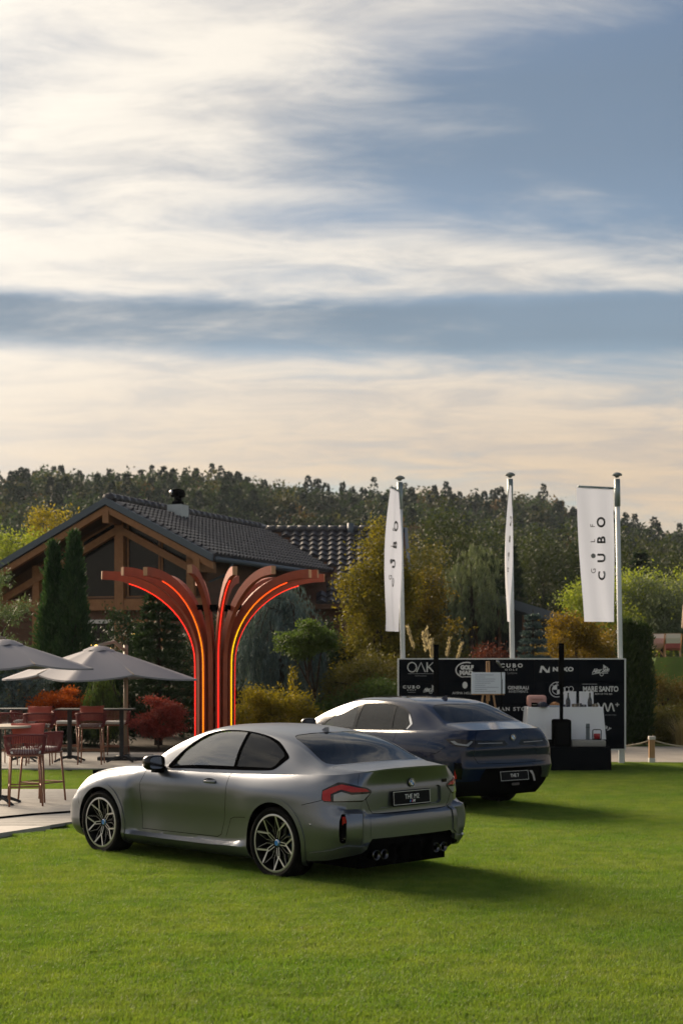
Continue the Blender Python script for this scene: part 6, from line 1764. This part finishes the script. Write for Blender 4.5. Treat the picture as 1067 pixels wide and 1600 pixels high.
# easel with a printed board
EAS = mat('easel_beech', (.42, .24, .11), .55, noise=(10, .4, (.30, .16, .07)))
ez = 29.5
er0 = empty('easel', (tx(762, ez), ez, 0)); tag(er0, 'wooden easel standing behind the blue saloon', 'easel')
top_z = hz(1033, ez)
for x0_, y0_ in ((-.30, -.25), (.30, -.25), (0, .35)): MB().tube([(x0_, y0_, 0), (x0_*.12, .0, top_z - .22)], .018, 6).build('leg', EAS, er0)
MB().box(-.035, -.012, -.02, .02, top_z - .75, top_z).box(.012, .035, -.02, .02, top_z - .75, top_z).box(-.012, .012, -.02, .02, top_z - .02, top_z).build('mast', EAS, er0)
MB().box(-.30, .30, -.08, -.02, hz(1085.5, ez), hz(1084, ez)).build('ledge', EAS, er0)
bw = (788 - 735.5) * ez / FPX / 2
brd = MB().bbox(tx(761.7, ez) - bw, tx(761.7, ez) + bw, ez - .075, ez - .055, hz(1084, ez), hz(1050.5, ez), .004).build('notice_board', mat('pale_blue_board', (.72, .77, .88), .6), None)
tag(brd, 'pale blue-white notice board resting on the easel', 'board')
for k in range(9):
    z = hz(1054.5 + 3.2*k, ez); r_ = random.uniform(.25, .9)
    MB().box(tx(741, ez), tx(741, ez) + (tx(783, ez) - tx(741, ez)) * r_, ez - .0775, ez - .0755, z - .004, z + .004).build('print_line', mat('board_print', (.25, .28, .40), .7), brd)
mic = empty('microphone_stand', (tx(783.5, 28.9), 28.9, 0)); tag(mic, 'black microphone stand in front of the easel board', 'microphone stand')
zt_ = hz(1040, 28.9)
MB().tube([(0, 0, 0), (0, 0, zt_ - .25)], .011, 6).build('pole', BLK, mic)
MB().tube([(0, 0, zt_ - .3), (-.02, -.02, zt_ - .05)], .008, 6).build('boom', BLK, mic)
MB().lathe([(.001, -.05), (.014, -.05), (.02, .05), (.03, .07), (.03, .10), (.001, .125)], 12, Matrix.Translation((-.03, -.03, zt_)) @ Matrix.Rotation(R(-35), 4, 'Y')).build('microphone', STEEL, mic, smooth=True)
for a in (0, 2.1, 4.2): MB().tube([(0, 0, .12), (.28*math.cos(a), .28*math.sin(a), .01)], .009, 5).build('leg', BLK, mic)

# ------------------------------------------------------------------ rope fence by the path
ROPE = mat('hemp_rope', (.42, .36, .28), .9, bump=(80, .6, .01))
def rope_post(px, d, label):
    p = empty('rope_post', ((px - 533.5) * d / FPX, d, 0)); tag(p, label, 'post', 'posts of the rope fence')
    MB().bbox(-.055, .055, -.055, .055, 0, .52, .008).build('shaft', EAS, p)
    MB().bbox(-.066, .066, -.066, .066, .46, .53, .01).build('cap', mat('post_cap', (.55, .52, .48), .7), p)
    MB().box(-.060, .060, -.060, .060, 0, .10).build('sleeve', PLAST, p)
    return p
posts = [rope_post(1017.5, 31.15, 'short wooden post with pale cap beside the gravel path'), rope_post(1150, 31.6, 'further wooden rope post along the gravel path'), rope_post(905, 31.9, 'wooden rope post hidden behind the sponsor wall')]
def hang(a, b, sag, label):
    a, b = Vector(a), Vector(b)
    o = MB().tube([a.lerp(b, k/16) - Vector((0, 0, sag * 4 * (k/16) * (1 - k/16))) for k in range(17)], .013, 6).build('fence_rope', ROPE, None, smooth=True)
    tag(o, label, 'rope', 'ropes of the fence')
pz = Vector((0, 0, .44))
hang(posts[2].location + pz + Vector((.07, 0, 0)), posts[0].location + pz - Vector((.06, 0, 0)), .13, 'pale rope sagging from the wooden post towards the sponsor wall')
hang(posts[0].location + pz + Vector((.06, 0, 0)), posts[1].location + pz - Vector((.06, 0, 0)), .13, 'pale rope sagging from the wooden post along the shrubs')
# ------------------------------------------------------------------ terrace furniture
LEGM = mat('copper_brown_tube', (.26, .12, .075), .45, .3)
ROPEM = mat('maroon_rope', (.15, .024, .028), .75)
CUSH = mat('pale_cushion', (.60, .62, .63), .9)
PILL = mat('salmon_pillow', (.46, .10, .075), .85, bump=(90, .3, .006))
TABM = mat('table_metal', (.020, .025, .032), .45, .3)
TOPM = mat('pale_table_top', (.48, .42, .34), .4)
def make_stool():
    t = empty('bar_stool', (0, 0, 0))
    # local +x = front of the seat
    for sx_, sy_ in ((1, 1), (1, -1), (-1, 1), (-1, -1)):
        MB().tube([(sx_*.245, sy_*.225, 0), (sx_*.185, sy_*.195, .70)], [.013, .016], 8).build('leg', LEGM, t, smooth=True)
    fr = .235
    MB().tube([(fr, .215, .27), (-fr, .215, .27), (-fr, -.215, .27), (fr, -.215, .27)], .011, 6, closed=True).build('footrest', LEGM, t)
    MB().bbox(-.215, .225, -.215, .215, .685, .715, .012).build('seat_frame', LEGM, t)
    MB().bbox(-.20, .22, -.205, .205, .715, .775, .025).build('seat_cushion', CUSH, t, auto=40)
    # wrap-round back: top rail and ropes
    def ring(a, h, r_): return (-.02 + -r_*1.0*math.cos(a), r_*1.05*math.sin(a), h)
    A = [R(-118 + 236*k/30) for k in range(31)]
    top = [ring(a, .985 - .055*(abs(a)/R(118))**2, .275) for a in A]
    MB().tube(top, .016, 8).build('back_rail', ROPEM, t, smooth=True)
    low = [ring(a, .70, .232) for a in A]
    MB().tube(low, .012, 6).build('lower_rail', LEGM, t, smooth=True)
    rp = MB()
    for k in range(47):
        a = R(-117 + 234*k/46)
        rp.tube([ring(a, .985 - .055*(abs(a)/R(118))**2, .275), ring(a, .84, .268), ring(a, .70, .232)], .0062, 5, caps=False)
    ro = rp.build('rope_back', ROPEM, t, smooth=True); ro['kind'] = 'stuff'
    return t
def make_pillow(label, loc, rz, tilt):
    bm = bmesh.new(); bmesh.ops.create_grid(bm, x_segments=14, y_segments=10, size=1)
    V, F = [], []
    for sgn in (1, -1):
        o = len(V)
        for v in bm.verts:
            u, w_ = v.co.x, v.co.y
            e = max(0, (1 - u**4)) ** .55 * max(0, (1 - w_**4)) ** .55
            pin = 1 - .20*(1 - abs(u*w_)) * (abs(u)**3 + abs(w_)**3) / 2
            V.append((.19*u*pin*1.25, sgn*.065*e + .012*math.sin(u*5), .15*w_*pin))
        bm.verts.index_update()
        F += [tuple(o + v.index for v in (f.verts if sgn > 0 else reversed(f.verts))) for f in bm.faces]
    bm.free()
    o = mesh_obj('pillow', V, F, PILL, None, True)
    o.location = loc; o.rotation_euler = (tilt, 0, rz)
    MB().tube([(.2375*s_*.98, 0, z_) for s_, z_ in ((-1, -.13), (-1, .13))], .004, 4).build('piping', PILL, o)
    tag(o, label, 'pillow', 'salmon pillows on the bar stools')
    return o
stool0 = make_stool()
used = [0]
def stool(px, d, face, label, z=.05):
    s_ = stool0 if not used[0] else copy_tree(stool0)
    used[0] = 1
    s_.location = ((px - 533.5) * d / FPX, d, z); s_.rotation_euler = (0, 0, face)
    tag(s_, label, 'bar stool', 'maroon rope bar stools')
    return s_
s1 = stool(40, 21.75, R(104), 'maroon rope bar stool with a salmon pillow, beside the near round table')
s2 = stool(66, 22.4, R(150), 'maroon rope bar stool without pillow, tucked beside the stool nearest the car')
make_pillow('salmon pillow on the stool at the near round table', (s1.location.x + .02, s1.location.y + .10, .05 + .99), R(8), R(-14))
far = [(62, 29.9, R(95), 'maroon bar stool with pillow before the far bar table, beside the pale seat'), (18, 30.1, R(80), 'maroon bar stool half hidden behind the near stools'),
       (105, 31.5, R(-80), 'maroon bar stool with pale seat facing the lawn, between two pillows'), (143, 30.1, R(92), 'maroon bar stool with pillow near the umbrella pole'),
       (181, 31.4, R(-95), 'maroon bar stool with pale seat standing against the umbrella pole'), (40, 31.9, R(-85), 'maroon bar stool on the far side of the long bar table')]
for px, d, f, l in far:
    s_ = stool(px, d, f, l)
    if px in (62, 143): make_pillow('salmon pillow on the far stool ' + ('beside the pale seat' if px == 62 else 'near the umbrella pole'), (s_.location.x, s_.location.y + .08, .05 + .97), 0, R(-8))
def bar_table(x, y, label, w_, dpt, h, topm, z=.05):
    t = empty('bar_table', (x, y, z)); tag(t, label, 'bar table', 'bar tables on the terrace')
    if w_ == dpt: MB().lathe([(.001, h - .03), (w_/2, h - .03), (w_/2 + .005, h - .015), (w_/2, h), (.001, h)], 36).build('table_top', topm, t, auto=40)
    else: MB().bbox(-w_/2, w_/2, -dpt/2, dpt/2, h - .03, h, .006).build('table_top', topm, t)
    for cx in ((0,) if w_ == dpt else (-w_*.34, w_*.34)):
        MB().bbox(cx - .04, cx + .04, -.04, .04, .05, h - .03, .006).build('column', TABM, t)
        for k in range(4):
            a = R(45 + 90*k)
            MB().tube([(cx, 0, .10), (cx + .16*math.cos(a), .16*math.sin(a), .085), (cx + .36*math.cos(a), .36*math.sin(a), .012)], [.03, .026, .02], 6).build('foot', TABM, t)
    return t
bar_table((-2 - 533.5) * 21.9 / FPX, 21.9, 'near round bar table with pale top and dark column', .95, .95, 1.10, TOPM)
bar_table((150 - 533.5) * 30.8 / FPX, 30.8, 'long dark bar table among the far stools before the umbrella pole', 1.5, .6, 1.04, TABM)
bar_table((5 - 533.5) * 31.0 / FPX, 31.0, 'long dark bar table further from the umbrella pole', 1.3, .6, 1.04, TABM)
cab = MB().tube([(-7, 18.9, .062), (-5.2, 19.35, .062), (-4.6, 19.6, .062), (-4.0, 20.35, .062), (-3.3, 20.9, .062), (-3.0, 21.6, .03)], .016, 6).build('power_cable', BLK, None, smooth=True)
tag(cab, 'black cable lying across the deck boards', 'cable')
# ------------------------------------------------------------------ umbrellas
CANV = mat('grey_canvas', (.25, .25, .285), .85, bump=(120, .2, .004))
UPOLE = mat('umbrella_pole', (.30, .24, .19), .5, .2)
def umbrella(label, c, size, peak, corner, rot, pole_off, pole_top):
    root = empty('cantilever_umbrella', (c[0], c[1], .05)); tag(root, label, 'umbrella', 'grey umbrellas over the terrace')
    N = 12
    def cz(x, y):                                    # square canopy, tight along the ribs, slack between
        r_ = max(abs(x), abs(y)); k = r_
        dg = min(abs(x), abs(y)) / (r_ + 1e-6)
        return peak - (peak - corner) * (k ** 1.08) * (.84 + .16*dg) - .03 * (1 - (2*dg - 1)**2) * k
    cr, sr = math.cos(rot), math.sin(rot)
    def rim(q):                                      # unit square outline, q in 0..8, corners at odd numbers
        q = q % 8; k = int(q // 2); f = q - 2*k - 1
        return [(1, f), (-f, 1), (-1, -f), (f, -1)][k]
    NQ, NTt = 64, 12
    def cpt(q, t):
        x, y = rim(q)
        dg = min(abs(x), abs(y))
        b_ = .05 * (1 - dg) * t                      # hem drawn in between the corners
        x, y = x*t*(1 - b_), y*t*(1 - b_)
        return ((x*cr - y*sr)*size/2, (x*sr + y*cr)*size/2, cz(rim(q)[0]*t, rim(q)[1]*t))
    V = [(0, 0, peak)] + [cpt(8*k/NQ, (j + 1)/NTt) for j in range(NTt) for k in range(NQ)]
    F = [(0, 1 + k, 1 + (k+1) % NQ) for k in range(NQ)] + [(1 + j*NQ + k, 1 + (j+1)*NQ + k, 1 + (j+1)*NQ + (k+1) % NQ, 1 + j*NQ + (k+1) % NQ) for j in range(NTt - 1) for k in range(NQ)]
    cn = mesh_obj('canopy', V, F, CANV, root, True)
    hem = V[1 + (NTt - 1)*NQ:]
    hv = hem + [(x, y, z - .03) for x, y, z in hem]
    m_ = NQ
    mesh_obj('hem', hv, [(k, (k+1) % m_, (k+1) % m_ + m_, k + m_) for k in range(m_)], CANV, cn, True)
    for k in range(8):                               # ribs under the cloth
        a = [(1, 1), (1, 0), (1, -1), (0, -1), (-1, -1), (-1, 0), (-1, 1), (0, 1)][k]
        q = [(a[0]*t, a[1]*t) for t in (.02, .5, .96)]
        MB().tube([((x*cr - y*sr)*size/2, (x*sr + y*cr)*size/2, cz(x, y) - .025) for x, y in q], .012, 5).build('rib', UPOLE, root)
    vent = []
    for k in range(24):
        a = 2*math.pi*k/24
        vent.append((a, 1 + .10*math.cos(4*a)))
    vv = [(0, 0, peak + .02)] + [(.14*w_*math.cos(a), .14*w_*math.sin(a), peak - .005) for a, w_ in vent] + [(.28*w_*math.cos(a), .28*w_*math.sin(a), peak - .085 + .014*math.cos(6*a)) for a, w_ in vent]
    mesh_obj('vent_cap', vv, [(0, k + 1, (k+1) % 24 + 1) for k in range(24)] + [(k + 1, k + 25, (k+1) % 24 + 25, (k+1) % 24 + 1) for k in range(24)], CANV, cn, True)
    px_, py_ = pole_off
    MB().tube([(px_, py_, 0), (px_*1.0, py_, pole_top)], .045, 10).build('pole', UPOLE, root, smooth=True)
    MB().tube([(px_, py_, pole_top - .12), (px_*.55, py_*.55, pole_top + .06), (0, 0, peak + .02)], .032, 8).build('arm', UPOLE, root, smooth=True)
    MB().bbox(px_ - .08, px_ + .08, py_ - .08, py_ + .08, 0, .10, .01).bbox(px_ - .5, px_ + .5, py_ - .5, py_ + .5, -.002, .07, .01).build('base', TABM, root)
    return root
ud = 30.1
u2 = umbrella('grey square umbrella whose pole stands at the end of the far stools', ((155 - 533.5) * ud / FPX, ud), 2.72, hz(1010, ud) - .05, hz(1061, ud) - .05, R(38), (((197 - 533.5) * 31.6 / FPX) - (155 - 533.5) * ud / FPX, 1.5), hz(1008, 31.6) - .05)
ud = 25.8
u1 = umbrella('grey square umbrella overlapping the other, reaching out over the near stools', ((8 - 533.5) * ud / FPX, ud), 2.1, hz(1000, ud) - .05, hz(1044, ud) - .05, R(40), (-1.55, .9), hz(990, ud) - .05)

# ------------------------------------------------------------------ grass bank with deck chairs at the right
bk = [(8.6, 46), (9.6, 45.2), (20, 45), (20, 60), (9, 60), (8.4, 52)]
bv = [(x, y, 0) for x, y in bk] + [(x + (.8 if x < 12 else 0), y + .9 if y < 50 else y, hz(1027, 50)) for x, y in bk]
tag(mesh_obj('grass_bank', bv, [tuple(range(6, 12))] + [(k, (k+1) % 6, (k+1) % 6 + 6, k + 6) for k in range(6)], ground_mat('bank_grass', (.045, .085, .014), (.07, .115, .018), (.06, .08, .02), 1.2, 9), None), kind='structure')
SLING = [mat('sling_white', (.70, .66, .66), .8), mat('sling_pink', (.60, .16, .20), .8), mat('sling_blush', (.62, .40, .42), .8)]
def deck_chair(px, d, label, cols, rz):
    z0 = hz(1027, 50)
    t = empty('deck_chair', ((px - 533.5) * d / FPX, d, z0)); tag(t, label, 'deck chair', 'deck chairs on the grass bank')
    t.rotation_euler = (0, 0, rz)
    for s_ in (-1, 1):
        MB().tube([(s_*.27, -.38, .75), (s_*.27, .30, .02)], .022, 6).build('frame_leg', EAS, t)
        MB().tube([(s_*.24, .28, .40), (s_*.24, -.30, .02)], .022, 6).build('frame_leg', EAS, t)
    MB().tube([(-.27, -.38, .75), (.27, -.38, .75)], .02, 6).build('cross_bar', EAS, t)
    MB().tube([(-.24, .28, .40), (.24, .28, .40)], .02, 6).build('cross_bar', EAS, t)
    P = [(-.40, .76), (-.38, .62), (-.30, .45), (-.18, .30), (-.02, .22), (.14, .26), (.28, .41)]
    for k in range(len(P) - 1):
        (y0, z0_), (y1, z1_) = P[k], P[k + 1]
        MB().add([(-.23, y0, z0_), (.23, y0, z0_), (.23, y1, z1_), (-.23, y1, z1_)], [(0, 1, 2, 3)]).build('sling', SLING[cols[k]], t)
    return t
deck_chair(1020, 51.5, 'blush pink deck chair beside the thuja hedge', (0, 2, 2, 2, 2, 2), R(20))
deck_chair(1050, 51.0, 'white and rose deck chair under the bright green trees', (0, 0, 1, 1, 1, 1), R(-8))
cp = empty('closed_parasol', ((1072 - 533.5) * 49.5 / FPX, 49.5, hz(1027, 50))); tag(cp, 'closed beige parasol on the grass bank beside the deck chairs', 'parasol')
MB().tube([(0, 0, 0), (0, 0, 2.15)], .025, 8).build('pole', UPOLE, cp)
MB().lathe([(.02, 2.1), (.07, 2.0), (.13, 1.5), (.17, .95), (.15, .90), (.02, .92)], 14).build('folded_canopy', mat('beige_canvas', (.50, .36, .26), .85), cp, smooth=True)

# ------------------------------------------------------------------ the air
hm = bpy.data.materials.new('valley_haze'); hm.use_nodes = True
t = NT(hm.node_tree); t.n.clear()
pv = t.new('ShaderNodeVolumePrincipled'); pv.inputs['Color'].default_value = (.78, .88, 1.0, 1); pv.inputs['Density'].default_value = .00013; pv.inputs['Anisotropy'].default_value = 0.0
ho = t.new('ShaderNodeOutputMaterial'); t.l.new(pv.outputs[0], ho.inputs['Volume'])
hzb = MB().box(-720, 720, -320, 720, -1.05, 75).build('haze', hm)
tag(hzb, 'thin evening haze over the valley', 'haze', kind='stuff')
